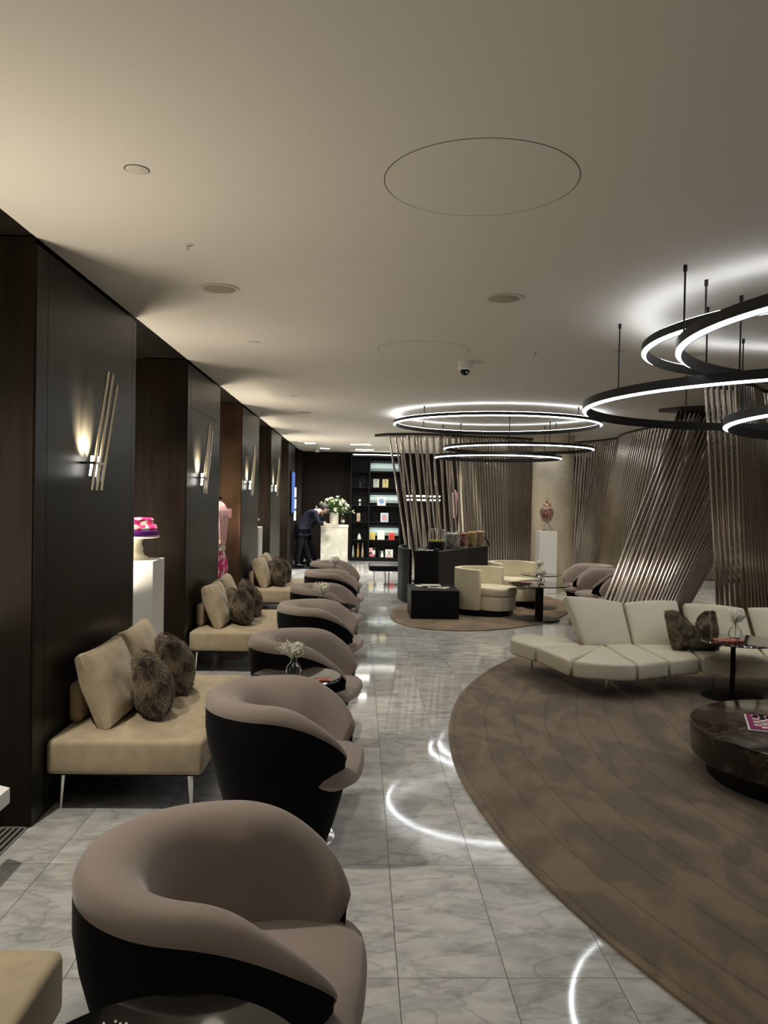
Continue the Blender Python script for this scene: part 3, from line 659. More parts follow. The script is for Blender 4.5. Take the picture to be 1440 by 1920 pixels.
# ------------------------------------------------------------------ wall sconces of three blades
def sconce(i, y0, lab):
    t = thing('blade_sconce', lab, 'wall light', (WX+.006, y0, 1.77), 0, 'triple blade wall sconces')
    for k in range(3):
        yb = .05+k*.09; top = .755-(.0, .0, .06)[k]
        obj('blade', T([(.080, yb, 0), (.080, yb+.02, .05), (.080, yb+.15, top*.5), (.080, yb+.285, top*.95), (.080, yb+.30, top)], .011, 8), 'nickel', t)
    obj('mount', B(0, .09, .10, .27, .16, .175), 'nickel', t, False)
    for k in range(2):
        q = .10+k*.09
        obj('lamp', T([(.045, q+.03, .09), (.048, q+.05, .15), (.045, q+.075, .21)], .006, 8, .011), MT['led_w'], t)
    for dy, pw in ((-.02, 14), (.10, 10)):
        l = bpy.data.lights.new('sconce_glow', 'SPOT'); l.energy = pw*20; l.color = (1, .90, .70); l.spot_size = math.radians(72); l.spot_blend = .9; l.shadow_soft_size = .03
        o = bpy.data.objects.new('sconce_glow', l); C.objects.link(o); o.location = (WX+.085, y0+.14+dy*.5, 1.97)
        o.rotation_euler = (Vector((-.26, dy-.06, .30))).to_track_quat('-Z', 'Y').to_euler()
for i, (y, lab) in enumerate(((4.79, 'triple blade wall sconce on the nearest dark panel'), (8.20, 'triple blade wall sconce on the second dark panel'), (11.82, 'triple blade wall sconce on the third dark panel'), (15.45, 'triple blade wall sconce on the fourth dark panel'))):
    sconce(i, y, lab)

# ------------------------------------------------------------------ display items in the bays
def pedestal(lab, x0, x1, y0, y1, h):
    t = thing('display_pedestal', lab, 'pedestal', ((x0+x1)/2, (y0+y1)/2, 0), 0, 'white pedestals'); a, b = (x1-x0)/2, (y1-y0)/2
    obj('body', B(-a, a, -b, b, .001, h, .003, 1), 'white', t, False); return t
pedestal('white pedestal carrying the pink cake, left bay behind the nearest sofa', -2.13, -1.785, 7.0, 7.4, 1.175)
spot('pedestal_spot', (-1.95, 6.9, 3.0), (-1.96, 7.2, 1.3), 26, (1, .95, .86), 34, .5, .03)
cs = thing('cake_stand', 'cream footed cake stand on the first white pedestal', 'cake stand', (-1.975, 7.2, 1.176))
obj('stem', L([(0, 0), (.105, 0), (.10, .012), (.06, .035), (.045, .07), (.05, .10), (.036, .13), (.04, .16), (.05, .185), (0, .185)], 32), 'offwhite', cs)
obj('plate', L([(0, .185), (.175, .190), (.188, .200), (.188, .208), (.17, .205), (0, .203)], 40), 'offwhite', cs)
ck = thing('tiered_cake', 'pink two tier cake with purple ribbon on the cream stand', 'cake', (-1.975, 7.2, 1.381))
obj('ribbon_tier', L([(0, 0), (.176, 0), (.178, .01), (.178, .048), (.17, .052), (0, .052)], 40), 'purple', ck)
obj('lower_tier', L([(0, .052), (.165, .052), (.17, .075), (.155, .105), (0, .108)], 40), 'posy', ck)
obj('upper_tier', L([(0, .105), (.135, .105), (.135, .15), (.12, .165), (0, .168)], 40), 'posy', ck)
pedestal('farther white pedestal in the bay beyond the farthest beige sofa', -2.10, -1.73, 13.85, 14.35, 1.22)
spot('pedestal_spot', (-1.8, 13.8, 3.0), (-1.9, 14.1, 1.3), 30, (1, .95, .86), 34, .5, .03)
t = thing('sweet_tower', 'pink cone shaped tower of sweets on the farther white pedestal', 'sweets', (-1.88, 14.1, 1.221))
obj('dish', L([(0, 0), (.06, 0), (.03, .03), (.03, .10), (.13, .115), (.13, .135), (0, .13)], 24), 'white', t); obj('cone', L([(0, .13), (.115, .133), (.06, .26), (.02, .36), (0, .39)], 24), 'posy', t)
# draped kimono-like textile hanging in the bronze bay
t = thing('hanging_textile', 'draped cream and pink flowered textile hanging in the bronze bay', 'textile', (-1.80, 10.35, .70))
def drape(prof, c, sx, sy, fold=7, amp=.12):
    bm = new(); n = 56; rs = []
    for r, z in prof: rs.append([bm.verts.new((c[0]+sx*r*(1+amp*math.sin(fold*a+z*5))*math.cos(a), c[1]+sy*r*(1+amp*math.sin(fold*a+z*5))*math.sin(a), z)) for a in [2*PI*k/n for k in range(n)]])
    for A, Bq in zip(rs, rs[1:]):
        for i in range(n): bm.faces.new((A[i], A[(i+1) % n], Bq[(i+1) % n], Bq[i]))
    bm.faces.new(rs[0][::-1]); bm.faces.new(rs[-1]); return bm
obj('upper_drape', drape([(.10, .40), (.14, .48), (.15, .60), (.17, .75), (.16, .86), (.09, .95), (.02, .99)], (0, 0), .6, 1), 'pale_pink', t)
obj('sash', drape([(.09, .34), (.125, .37), (.12, .41), (.09, .44)], (0, 0), .6, 1), 'offwhite', t)
obj('lower_drape', drape([(.12, .02), (.16, .06), (.17, .14), (.15, .24), (.10, .36)], (0, 0), .6, 1), 'posy', t)
bm = new(); ball(bm, (0, 0, 0), .028, 2); obj('finial', bm, 'black', t, loc=(0, 0, 1.03)); obj('hook_rod', T([(0, 0, 1.0), (0, 0, CEIL-.70)], .003, 6), 'black', t)
spot('textile_spot', (-1.75, 10.0, 3.0), (-1.80, 10.35, 1.2), 26, (1, .95, .88), 40, .5, .03)
o = obj('swing_tag', B(-.05, .05, -.002, .002, -.06, .06), 'pale_pink', None, False); o.location = (-1.72, 10.5, 1.53); tag(o, 'small pink card beside the hanging flowered textile', 'card')
t = thing('brochure_box', 'small white box at the left picture edge beside the wall corner', 'box', (-1.63, 3.66, .28)); obj('box_body', P([(-.045, -.12), (.03, -.12), (.03, .08), (-.045, .12)], .03, .10), 'white', t, False); obj('bracket', B(-.08, -.04, -.02, .02, .0, .03), 'grey', t, False)
# TV on the last pier and the vertical lamp beyond
t = thing('wall_television', 'narrow view of a blue wall screen on the farthest dark panel', 'television', (WX+.006, 19.75, 1.35))
obj('casing', B(0, .05, -.45, .45, 0, 1.05, .004, 1), 'black', t, False); obj('display', B(.05, .053, -.42, .42, .03, 1.02), 'screen', t, False)
t = thing('vertical_wall_lamp', 'column of three white light tubes beyond the blue screen', 'wall light', (-1.735, 21.45, 1.14))
for k in range(3): obj('light_tube', L([(0, k*.31), (.028, k*.31), (.028, k*.31+.25), (0, k*.31+.25)], 16), 'led_w', t)
obj('backplate', B(-.05, -.03, -.05, .05, -.02, .94), 'black', t, False); obj('wall_bracket', B(-.40, -.05, -.03, .03, .40, .44), 'black', t, False)

# ------------------------------------------------------------------ bookcase at the end wall
bc = thing('bookcase', 'tall dark open bookcase with lit shelves at the end wall', 'bookcase', (.43, 22.5, 0))
x0, x1, dv = -.68, .70, -.17
obj('back_panel', B(x0, x1, .30, .34, 0.001, 3.0), 'black', bc, False)
for x in (x0, dv, x1): obj('upright', B(x-.02, x+.02, -.10, .30, 0.001, 3.0), 'black', bc, False)
ZR = [.10, .60, 1.10, 1.56, 2.07, 2.51, 2.94]
for z in ZR:
    obj('shelf', B(x0+.02, dv-.02, -.08, .30, z-.02, z), 'black', bc, False); obj('shelf', B(dv+.02, x1-.02, -.08, .30, z-.02, z), 'black', bc, False)
obj('plinth', B(x0, x1, -.08, .29, .001, .08), 'black', bc, False)
cool = (.75, .95, .90)
MT['backlit'] = mat('backlit_panel', (.4, .43, .41), .5, emit=(.66, .78, .72), estr=.38)
MT['backlit_soft'] = mat('backlit_panel_edge', (.3, .34, .32), .5, emit=(.55, .72, .66), estr=.16)
for z in (.83, 1.76, 2.66):  # glowing bands with dimmer edges stand in for light on the back panel
    q = obj('light_panel', B(dv+.02, x1-.02, .285, .30, z-.045, z+.045), 'backlit', bc, False)
    obj('diffuser_edge', B(dv+.02, x1-.02, .287, .30, z-.12, z+.10), 'backlit_soft', q, False)
    area('shelf_glow', (.43+(x1+dv)/2, 22.5+.20, z+.16), (math.radians(40), 0, 0), x1-dv-.1, .02, .35, cool, 120)
area('bookcase_top_glow', (.45, 22.38, 2.985), (0, 0, 0), 1.3, .03, 1.5, (.9, 1, .95), 160)
obj('top_light_strip', B(x0+.04, x1-.04, -.14, -.10, 2.97, 2.99), 'led_w', bc, False)
def book(lab, x, z, w, h, m, deco=(), cat='book'):
    t = thing('display_book', lab, cat, (.43+x, 22.52, z+.001), 0)
    t.rotation_euler = (math.radians(-8), 0, 0)
    obj('cover', B(-w/2, w/2, 0, .02, 0, h, .002, 1), m, t, False)
    for nm, (a, b, c, d, mm) in deco: obj(nm, B(a*w, b*w, -.0025, .0005, c*h, d*h), mm, t, False)
    return t
book('grey-green book with a small black figure, top book row', .02, 2.07, .165, .24, 'greypaper', (('figure', (-.06, .06, .62, .92, 'ink')), ('caption', (-.25, .25, .44, .50, 'grey')), ('caption', (-.3, .3, .10, .16, 'grey'))))
book('pale yellow book with a small black figure, top book row', .28, 2.07, .165, .24, 'paleyellow', (('figure', (-.06, .06, .62, .92, 'ink')), ('caption', (-.25, .25, .44, .50, 'grey')), ('caption', (-.3, .3, .10, .16, 'grey'))))
t = book('white book with a round blue medallion', .18, 1.56, .24, .25, 'paper'); q = obj('medallion', L([(0, 0), (.082, 0), (.082, .004), (0, .004)], 24), 'bluepaper', t); q.rotation_euler = (PI/2, 0, 0); q.location = (0, -.001, .125)
q = obj('medallion_star', L([(0, 0), (.045, 0), (.045, .003), (0, .003)], 6), 'blue', t); q.rotation_euler = (PI/2, 0, 0); q.location = (0, -.005, .125)
t = book('white framed pale blue book with a coral shape', .27, 1.10, .215, .26, 'paper', (('panel', (-.38, .38, .12, .88, 'bluepaper')),)); q = obj('coral_shape', L([(0, 0), (.052, 0), (.052, .003), (0, .003)], 20, sx=1.15), 'coral', t); q.rotation_euler = (PI/2, 0, 0); q.location = (0, -.003, .135)
lines = lambda m: tuple(('text_line', (-.36, .36 if k % 2 else .22, .62-k*.13, .66-k*.13, m)) for k in range(5))
book('yellow book with rows of print, third shelf from the floor', -.07, .60, .17, .21, 'yellow', lines('grey'))
book('plain white book between the yellow and red books', .18, .60, .205, .255, 'paper', (('caption', (-.1, .1, .45, .48, 'greypaper')),))
book('red book with rows of print on the lit shelf', .48, .60, .17, .20, 'red', lines('ink'))
book('pink and black collage book on the lowest shelf', -.06, .10, .20, .28, 'ink', (('pink_patch', (-.42, .05, .5, .95, 'pale_pink')), ('white_patch', (.0, .42, .3, .72, 'paper')), ('pink_patch', (-.4, .3, .08, .34, 'pink'))))
book('small black book with a white figure, lowest shelf', .21, .10, .155, .20, 'ink', (('white_figure', (-.18, .30, .05, .5, 'paper')), ('white_figure', (-.05, .2, .5, .9, 'paper'))))
t = book('white book with a crossed black figure, lowest shelf right', .42, .10, .215, .23, 'paper', (('red_caption', (-.35, .35, .06, .13, 'red')),))
bm = new()
for s in (-1, 1): tube(bm, [(-.05*s, 0, .20), (0, 0, .13), (.05*s, 0, .05)], .008, 6)
obj('crossed_figure', bm, 'ink', t, loc=(0, -.003, 0))
for x, h, m, lab in ((-.60, .34, 'candy_silver', 'leftmost slim silver bottle on the lowest bookcase shelf'), (-.46, .40, 'candy_gold', 'middle tall gold flecked bottle on the lowest bookcase shelf'), (-.33, .41, 'candy_mix', 'right tall gold flecked bottle on the lowest bookcase shelf')):
    t = thing('decorative_bottle', lab, 'bottle', (.43+x, 22.55, .101), 0, 'slim decorative bottles')
    obj('body', L([(0, 0), (.032, 0), (.036, .05), (.030, h*.45), (.014, h*.75), (.012, h*.93), (0, h*.93)], 20), m, t); bm = new(); ball(bm, (0, 0, h*.96), .018, 1); obj('stopper', bm, 'chrome', t)
t = thing('stone_ornament', 'pale teardrop ornament on the bookcase, left column', 'ornament', (.43-.43, 22.55, .601)); obj('body', L([(0, 0), (.055, 0), (.055, .05), (.04, .10), (.012, .16), (0, .17)], 20), 'greypaper', t)
t = thing('block_ornament', 'upright bronze textured block ornament on the bookcase', 'ornament', (.43-.46, 22.55, 1.101)); obj('body', B(-.05, .05, -.04, .04, 0, .24, .008, 2), 'candy_mix', t, False)
t = thing('ball_ornament', 'white stacked ball ornament on the bookcase, left column', 'ornament', (.43-.43, 22.55, 1.541)); bm = new(); ball(bm, (0, 0, .13), .042, 2); ball(bm, (0, 0, .05), .022, 2); ball(bm, (0, 0, .018), .02, 2); obj('body', bm, 'led_w' if False else 'white', t); obj('foot', L([(0, 0), (.03, 0), (.03, .02), (0, .02)], 16), 'white', t)
t.location.z = 1.561
t = thing('small_stand', 'small dark T-shaped stand on the upper left bookcase shelf', 'ornament', (.43-.43, 22.55, 2.071)); obj('post', L([(0, 0), (.03, 0), (.006, .012), (.006, .12), (0, .12)], 12), 'grey', t); obj('top_bar', B(-.035, .035, -.02, .02, .12, .128), 'grey', t, False)

# ------------------------------------------------------------------ reception stand with plant
t = thing('marble_stand', 'square cream marble reception stand at the end of the chair row', 'reception stand', (-.64, 20.85, 0))
obj('body', B(-.345, .345, -.35, .35, .001, 1.0), 'cream_marble', t, False); obj('top_slab', B(-.355, .355, -.36, .36, 1.0, 1.035, .004, 1), 'cream_marble', t, False)
v = thing('planter', 'cream cylinder vase of white and yellow lilies on the marble stand', 'flower arrangement', (-.66, 20.68, 1.036))
obj('vase', L([(0, 0), (.105, 0), (.112, .01), (.118, .34), (.108, .345), (.10, .30), (0, .29)], 40), 'offwhite', v)
rnd = random.Random(4); bl = new(); bf = new(); by = new(); bs = new()
def leafp(bm, p, d, ln, w, droop=.3):
    d = d.normalized(); s = d.cross(Vector((0, 0, 1))).normalized()*w; prev = None
    for k in range(6):
        q = k/5; c = p+d*ln*q+Vector((0, 0, -droop*ln*q*q)); ww = math.sin(PI*min(1, q*.9+.08)); A = [bm.verts.new(c-s*ww), bm.verts.new(c+Vector((0, 0, -.1*w))), bm.verts.new(c+s*ww)]
        if prev: bm.faces.new((prev[0], prev[1], A[1], A[0])); bm.faces.new((prev[1], prev[2], A[2], A[1]))
        prev = A
for k in range(300):
    a = rnd.uniform(0, 6.28); e = rnd.uniform(.05, 1.35); d = Vector((math.cos(a)*math.cos(e), math.sin(a)*math.cos(e), math.sin(e)))
    leafp(bl, Vector((0, 0, .33))+d*rnd.uniform(.02, .30), d+Vector((0, 0, .1)), rnd.uniform(.12, .24), rnd.uniform(.012, .022), .35)
for k in range(34):
    a = k*2.4; e = .12+1.25*(k/34)**.8; d = Vector((math.cos(a)*math.cos(e)*1.12, math.sin(a)*math.cos(e), math.sin(e)*.95)); p = Vector((0, 0, .33))+d*rnd.uniform(.30, .43)
    tube(bs, [(0, 0, .32), p*.6+Vector((0, 0, .12)), p], .005, 5)
    tgt = bf if k % 3 else by
    for j in range(6):
        th = j*PI/3; o1 = d.orthogonal().normalized(); o2 = d.cross(o1).normalized(); dd = (d*.9+(o1*math.cos(th)+o2*math.sin(th))*.8)
        leafp(tgt, p, dd, rnd.uniform(.07, .10), .022, .1)
obj('leaves', bl, 'leaf', v); obj('white_blooms', bf, 'petal', v); obj('yellow_blooms', by, 'lily', v); obj('stems', bs, 'leaf', v)
t = thing('water_bottle', 'clear water bottle behind the lily vase on the marble stand', 'bottle', (-.44, 20.95, 1.036))
obj('body', L([(0, 0), (.042, 0), (.045, .02), (.045, .19), (.02, .25), (.015, .28), (0, .28)], 20), 'glass', t); obj('label_band', L([(.0455, .08), (.047, .08), (.047, .15), (.0455, .15)], 20), 'paper', t); obj('cap', L([(0, .28), (.017, .28), (.017, .305), (0, .305)], 12), 'white', t)
for x, y, lab in ((-.90, 20.62, 'white paper cup on the marble stand beside the vase'), (-.80, 20.56, 'clear small glass on the marble stand, right of the paper cup')):
    t = thing('cup', lab, 'cup', (x, y, 1.036)); hh = .11 if x < -.85 else .055
    obj('body', L([(0, 0), (.028, 0), (.040, hh), (.037, hh), (.026, .006), (0, .006)], 20), 'white' if x < -.85 else 'glass', t)
o = obj('paper_stack', B(-.13, .13, -.10, .10, 0, .03, .002, 1), 'paper', None, False); o.location = (-.43, 20.66, 1.036); o.rotation_euler = (0, 0, .15); tag(o, 'low stack of white papers on the right of the marble stand', 'papers')
t = thing('napkin', 'crumpled white tissue at the left end of the marble stand', 'tissue', (-.965, 20.6, 1.036)); bm = new(); ball(bm, (0, 0, .03), .035, 2, (1, 1, .8))
for vv in bm.verts: vv.co += Vector((noise.noise(vv.co*40), noise.noise(vv.co*37+Vector((3, 0, 0))), 0))*.012
obj('tissue_sheet', bm, 'paper', t)

# ------------------------------------------------------------------ the two bending people
def skin_mesh(name, verts, edges, radii, m, parent, sub=2, root=0):
    me = bpy.data.meshes.new(name); me.from_pydata([Vector(v_) for v_ in verts], edges, []); me.materials.append(MT[m])
    o = bpy.data.objects.new(name, me); C.objects.link(o); o.parent = parent
    sk = o.modifiers.new('Skin', 'SKIN'); sk.use_smooth_shade = True
    for i, r in enumerate(radii):
        r = r if isinstance(r, tuple) else (r, r); me.skin_vertices[0].data[i].radius = r; me.skin_vertices[0].data[i].use_root = (i == root)
    sb = o.modifiers.new('Sub', 'SUBSURF'); sb.levels = sub; sb.render_levels = sub
    return o
def person(lab, loc, rotz, lean=1.0, s=1.0, white_collar=True):
    t = thing('person', lab, 'person', loc, rotz); t.scale = (s, s, s)
    # local: facing +x, pelvis at origin column
    V = [(-.10, 0, .94), (-.03, 0, 1.09), (.14, 0, 1.30), (.27, 0, 1.40), (.36, 0, 1.43), (.43, 0, 1.44), (.50, 0, 1.46), (.50, 0, 1.52)]
    R_ = [(.09, .12), (.09, .11), (.10, .13), (.10, .13), .055, .052, (.082, .092), (.06, .07)]; Ed = [(0, 1), (1, 2), (2, 3), (3, 4), (4, 5), (5, 6), (6, 7)]
    for sd in (-1, 1):
        st = .10 if sd > 0 else -.08
        b = len(V); V += [(-.10, .10*sd, .88), (-.06+st, .11*sd, .48), (-.05+st*1.9, .11*sd, .09), (.12+st*1.9, .13*sd, .045)]; R_ += [.065, .055, .036, .022]; Ed += [(0, b), (b, b+1), (b+1, b+2), (b+2, b+3)]
        b = len(V); V += [(.24, .19*sd, 1.37), (.32, .23*sd, 1.13), (.50, .15*sd, 1.085), (.56, .13*sd, 1.075)]; R_ += [.052, .040, .028, .024]; Ed += [(3, b), (b, b+1), (b+1, b+2), (b+2, b+3)]
        for f in range(4):
            k = len(V); yy = (.13-.028+.019*f)*sd; ln = (.060, .072, .068, .052)[f]
            V += [(.59, yy, 1.08), (.59+ln*.6, yy, 1.080), (.59+ln, yy, 1.066)]; R_ += [.009, .008, .007]; Ed += [(b+3, k), (k, k+1), (k+1, k+2)]
        k = len(V); V += [(.575, (.13-.035)*sd, 1.07), (.615, (.13-.055)*sd, 1.068)]; R_ += [.010, .008]; Ed += [(b+3, k), (k, k+1)]
    body = skin_mesh('body', V, Ed, R_, 'skin', t)
    bm = new(); # face details: nose, ears
    ball(bm, (.575, 0, 1.445), .016, 1, (1, .8, 1.2)); ball(bm, (.50, .088, 1.47), .02, 1, (.8, .4, 1.2)); ball(bm, (.50, -.088, 1.47), .02, 1, (.8, .4, 1.2)); obj('face_features', bm, 'skin', t)
    bm = new()
    for sd in (-1, 1): ball(bm, (.572, .03*sd, 1.468), .010, 1)
    box(bm, .566, .578, -.022, .022, 1.405, 1.411); obj('eyes_and_mouth', bm, 'hair', t)
    bm = new(); ball(bm, (.475, 0, 1.515), .105, 3, (1, .95, .86))
    for vv in bm.verts: vv.co += Vector((noise.noise(vv.co*22), 0, noise.noise(vv.co*25)))*.012
    obj('hair', bm, 'hair', t)
    J = [(-.13, 0, .90), (-.08, 0, 1.02), (-.01, 0, 1.13), (.13, 0, 1.305), (.26, 0, 1.40), (.33, 0, 1.415)]
    JR = [(.155, .185), (.15, .17), (.135, .155), (.145, .185), (.115, .165), (.07, .08)]; JE = [(0, 1), (1, 2), (2, 3), (3, 4), (4, 5)]
    for sd in (-1, 1):
        b = len(J); J += [(.235, .20*sd, 1.37), (.31, .24*sd, 1.14), (.46, .165*sd, 1.092)]; JR += [.078, .060, .046]; JE += [(4, b), (b, b+1), (b+1, b+2)]
    skin_mesh('suit_jacket', J, JE, JR, 'navy', t)
    obj('jacket_skirt', drape([(.215, .80), (.205, .88), (.19, .98), (.16, 1.08)], (-.10, 0), .82, 1.0, 5, .04), 'navy', t)
    if white_collar: obj('shirt_collar', L([(.066, 0), (.072, .01), (.060, .035), (.054, .03)], 20, (.345, 0, 1.405)), 'paper', t)
    Q = [(-.10, 0, .95)]; QR = [(.15, .185)]; QE = []
    for sd in (-1, 1):
        st = .10 if sd > 0 else -.08
        b = len(Q); Q += [(-.10, .105*sd, .85), (-.06+st, .11*sd, .48), (-.05+st*1.9, .11*sd, .07)]; QR += [.112, .082, .070]; QE += [(0, b), (b, b+1), (b+1, b+2)]
    skin_mesh('trousers', Q, QE, QR, 'trouser', t)
    for sd in (-1, 1):
        st = .10 if sd > 0 else -.08; X = -.05+st*1.9
        bm = new(); ball(bm, (X+.07, .12*sd, .045), .052, 2, (2.9, 1.05, 1.0))
        for vv in bm.verts: vv.co.z = max(vv.co.z, .002)
        obj('shoe', bm, 'black', t)
    return t
person('person in navy suit jacket and black trousers bending over the marble stand', (-1.37, 20.12, 0), math.radians(8))
person('second person in dark clothes bending behind the navy suited person', (-1.30, 20.98, 0), math.radians(-6), white_collar=False, s=.97)
o = obj('door_mat', B(-1.68, -1.05, 19.6, 20.4, .001, .008), 'trouser', None, False); tag(o, 'dark flat mat under the bending people', 'mat')

# ------------------------------------------------------------------ sweets counter and its jars
CP = [(.92, 13.2), (1.33, 13.31), (1.62, 13.85), (2.0, 14.5), (2.45, 15.13), (2.0, 15.45), (1.45, 15.0), (1.0, 14.2)]
t = thing('sweets_counter', 'angled black counter carrying the candy jars', 'counter', (0, 0, 0)); obj('carcass', P(CP, .001, .88), 'black', t, False); obj('top', P(CP, .88, .90), 'glass_top', t, False)
t = thing('curved_partition', 'low curved black partition at the left end of the sweets counter', 'partition', (.85, 14.0, 0))
bm = new(); arc = [(.02, .85), (-.08, .6), (-.13, .3), (-.13, 0), (-.08, -.3), (.02, -.6)]
obj('panel', strip(arc, .04, .001, .90), 'black', t, False); obj('edge_trim', strip(arc, .045, .90, .912), 'black', t, False)
def jar(lab, x, y, r, h, m, fill, lid=False, z=.9):
    t = thing('candy_jar', lab, 'jar', (x, y, z+.001), 0, 'glass candy jars')
    obj('glass', L([(0, 0), (r*.85, 0), (r, h*.12), (r, h*.85), (r*.93, h), (r*.90, h), (r*.965, h*.85), (r*.965, h*.12), (r*.82, .008), (0, .008)], 32), 'glass', t)
    obj('sweets', L([(0, .012), (r*.80, .012), (r*.94, h*.13), (r*.94, h*fill*.95), (r*.6, h*fill*1.03), (0, h*fill*1.05)], 28), m, t)
    return t
tk = jar('leftmost wide jar with black base and yellow fruit on the counter', 1.34, 13.85, .145, .33, 'slime', .46)
obj('dark_filling', L([(0, .01), (.138, .012), (.143, .05), (.143, .125), (0, .125)], 32), 'pot', tk); obj('lid', L([(0, .33), (.13, .33), (.135, .345), (0, .35)], 32), 'glass', tk)
jar('large jar of silver sweets on the counter', 1.66, 14.2, .135, .29, 'candy_silver', .90)
jar('slim jar of dark red sweets on the counter', 1.90, 14.55, .085, .28, 'candy_red', .90)
jar('jar of orange and gold sweets on the counter', 2.09, 14.75, .09, .29, 'candy_gold', .92)
jar('rightmost jar of mixed pink and green sweets on the counter', 2.27, 14.98, .095, .30, 'candy_mix', .92)
for x, y, lab in ((1.05, 13.55, 'white card lying at the left end of the sweets counter'), (1.19, 13.45, 'second white card beside the fruit jar')):
    o = obj('counter_card', B(-.06, .06, -.05, .05, 0, .004), 'paper', None, False); o.location = (x, y, .902); tag(o, lab, 'card')
t = thing('easel_sign', 'small black A-frame card holder at the right end of the counter', 'card holder', (2.40, 15.08, .901)); obj('leaf', T([(-.06, 0, 0), (.0, 0, .18)], .012, 6), 'black', t); obj('leaf', T([(.06, 0, 0), (-.005, 0, .15)], .016, 6), 'black', t)
t = thing('low_box_table', 'low black box table with magazines, left of the cream armchair', 'table', (1.12, 12.05, .014)); obj('body', B(-.35, .35, -.45, .45, .001, .40), 'black', t, False); obj('top', B(-.355, .355, -.455, .455, .40, .415, .003, 1), 'black', t, False)
for k, (x, y, z, a, m, lab) in enumerate(((1.02, 12.15, .430, .3, 'paper', 'lower white magazine spread on the black box table'), (1.20, 11.95, .430, -.5, 'paper', 'open magazine with dark pictures at the front of the black box table'), (1.10, 12.1, .4465, .1, 'greypaper', 'top magazine of the pile on the black box table'))):
    t = thing('magazine', lab, 'magazine', (x, y, z), a); obj('pages', B(-.14, .14, -.10, .10, 0, .014, .002, 1), m, t, False)
    if k == 1: obj('picture', B(-.12, .0, -.08, .06, .014, .0145), 'ink', t, False); obj('picture', B(.02, .10, -.06, .08, .014, .0145), 'grey', t, False)
# cream tub armchairs
def cream_chair(lab):
    t = thing('cream_armchair', lab, 'armchair', (0, 0, .014), 0, 'cream tub armchairs')
    # local: front +x ; U-shaped wall
    def arc_pts(R, n=28, x0=.17):
        pts = [(x0, -R)]
        pts += [(-.02-R*math.sin(a)*1.0, -R*math.cos(a)) for a in [PI*k/n for k in range(n+1)]]
        pts += [(x0, R)]; return pts
    out, inn = arc_pts(.41), arc_pts(.315)
    obj('shell', P(out+inn[::-1], .09, .70, .022, 3), 'cream_fab', t)
    fr_ = [(.34, -.31)]+[(-.02-.31*math.sin(a), -.31*math.cos(a)) for a in [PI*k/20 for k in range(21)]]+[(.34, .31), (.46, .24), (.53, .10), (.53, -.10), (.46, -.24)]
    obj('seat_base', P(fr_, .09, .30, .015, 2), 'cream_fab', t)
    obj('seat_cushion', P([(x*1.01+.015, y*1.0) for x, y in fr_], .305, .43, .04, 4), 'cream_fab', t)
    obj('plinth', P([(x*.93, y*.95) for x, y in arc_pts(.40)]+[(.30, .30), (.44, .2), (.47, 0), (.44, -.2), (.30, -.30)], .001, .09), 'black', t, False)
    return t
ac = cream_chair('nearer cream tub armchair beside the black box table'); ac.location = (1.91, 12.30, .014); ac.rotation_euler = (0, 0, math.radians(-38))
dup(ac, (2.62, 13.55, .014), math.radians(-62), 'farther cream tub armchair behind the black glass tables', 'cream tub armchairs')
# bench with black cushion and chrome legs behind the counter
t = thing('black_bench', 'black cushioned bench on slim chrome legs left of the counter', 'bench', (.62, 16.35, 0)); obj('cushion', B(-.42, .42, -.42, .42, .30, .42, .05, 4), 'black', t)
for x, y in ((-.08, -.03), (.0, .05), (.3, .3), (-.3, .3)): obj('leg', T([(x, y, .305), (x, y, .001)], .013, 8), 'chrome', t)
# right pedestal and apothecary jar
pedestal('white pedestal before the round column carrying the rose sweets jar', 3.425, 3.765, 15.1, 15.44, 1.19)
t = thing('apothecary_jar', 'tall lidded glass urn of rose coloured sweets on the right pedestal', 'jar', (3.59, 15.25, 1.191))
obj('foot', L([(0, 0), (.10, 0), (.10, .012), (.04, .05), (.022, .09), (.03, .12), (.045, .13), (0, .13)], 32), 'glass', t)
obj('bowl', L([(.03, .13), (.08, .19), (.125, .29), (.138, .36), (.12, .43), (.075, .47), (.072, .47), (.115, .43), (.132, .36), (.12, .29), (.075, .20), (.028, .138), (0, .137), ], 36), 'glass', t)
obj('sweets', L([(0, .142), (.07, .20), (.114, .29), (.126, .36), (.10, .43), (0, .45)], 32), 'candy_rose', t)
obj('lid', L([(.078, .475), (.082, .485), (.06, .53), (.03, .56), (.012, .58), (.016, .61), (.02, .63), (.008, .66), (.005, .70), (0, .71)], 32), 'glass', t); obj('lid_sweets', L([(0, .478), (.07, .478), (.055, .52), (.02, .55), (0, .55)], 24), 'candy_rose', t)

# ------------------------------------------------------------------ cream leather sofa (segmented)
ls = thing('leather_sofa', 'long segmented cream leather sofa on the round rug', 'sofa', (0, 0, .016), 0)
def segm(nm, pts, z0=.185, z1=.335, bev=.028, zoff=None):
    o = obj(nm, P(pts, z0, z1, bev, 4), 'leather', ls); return o
segm('seat_segment', [(1.55, 8.05), (1.70, 7.66), (2.20, 7.80), (2.17, 8.28), (1.72, 8.38), (1.60, 8.28)])
segm('seat_segment', [(1.72, 7.64), (1.88, 7.02), (2.41, 7.77), (2.21, 7.79)])
segm('seat_segment', [(1.90, 6.99), (2.02, 6.92), (2.16, 6.87), (2.32, 6.855), (2.44, 6.87), (2.44, 7.82), (2.42, 7.76)])
segm('seat_segment', [(2.455, 6.875), (2.79, 7.05), (2.75, 7.89), (2.455, 7.83)])
segm('seat_segment', [(2.81, 7.06), (3.13, 7.19), (3.24, 7.86), (2.765, 7.89)])
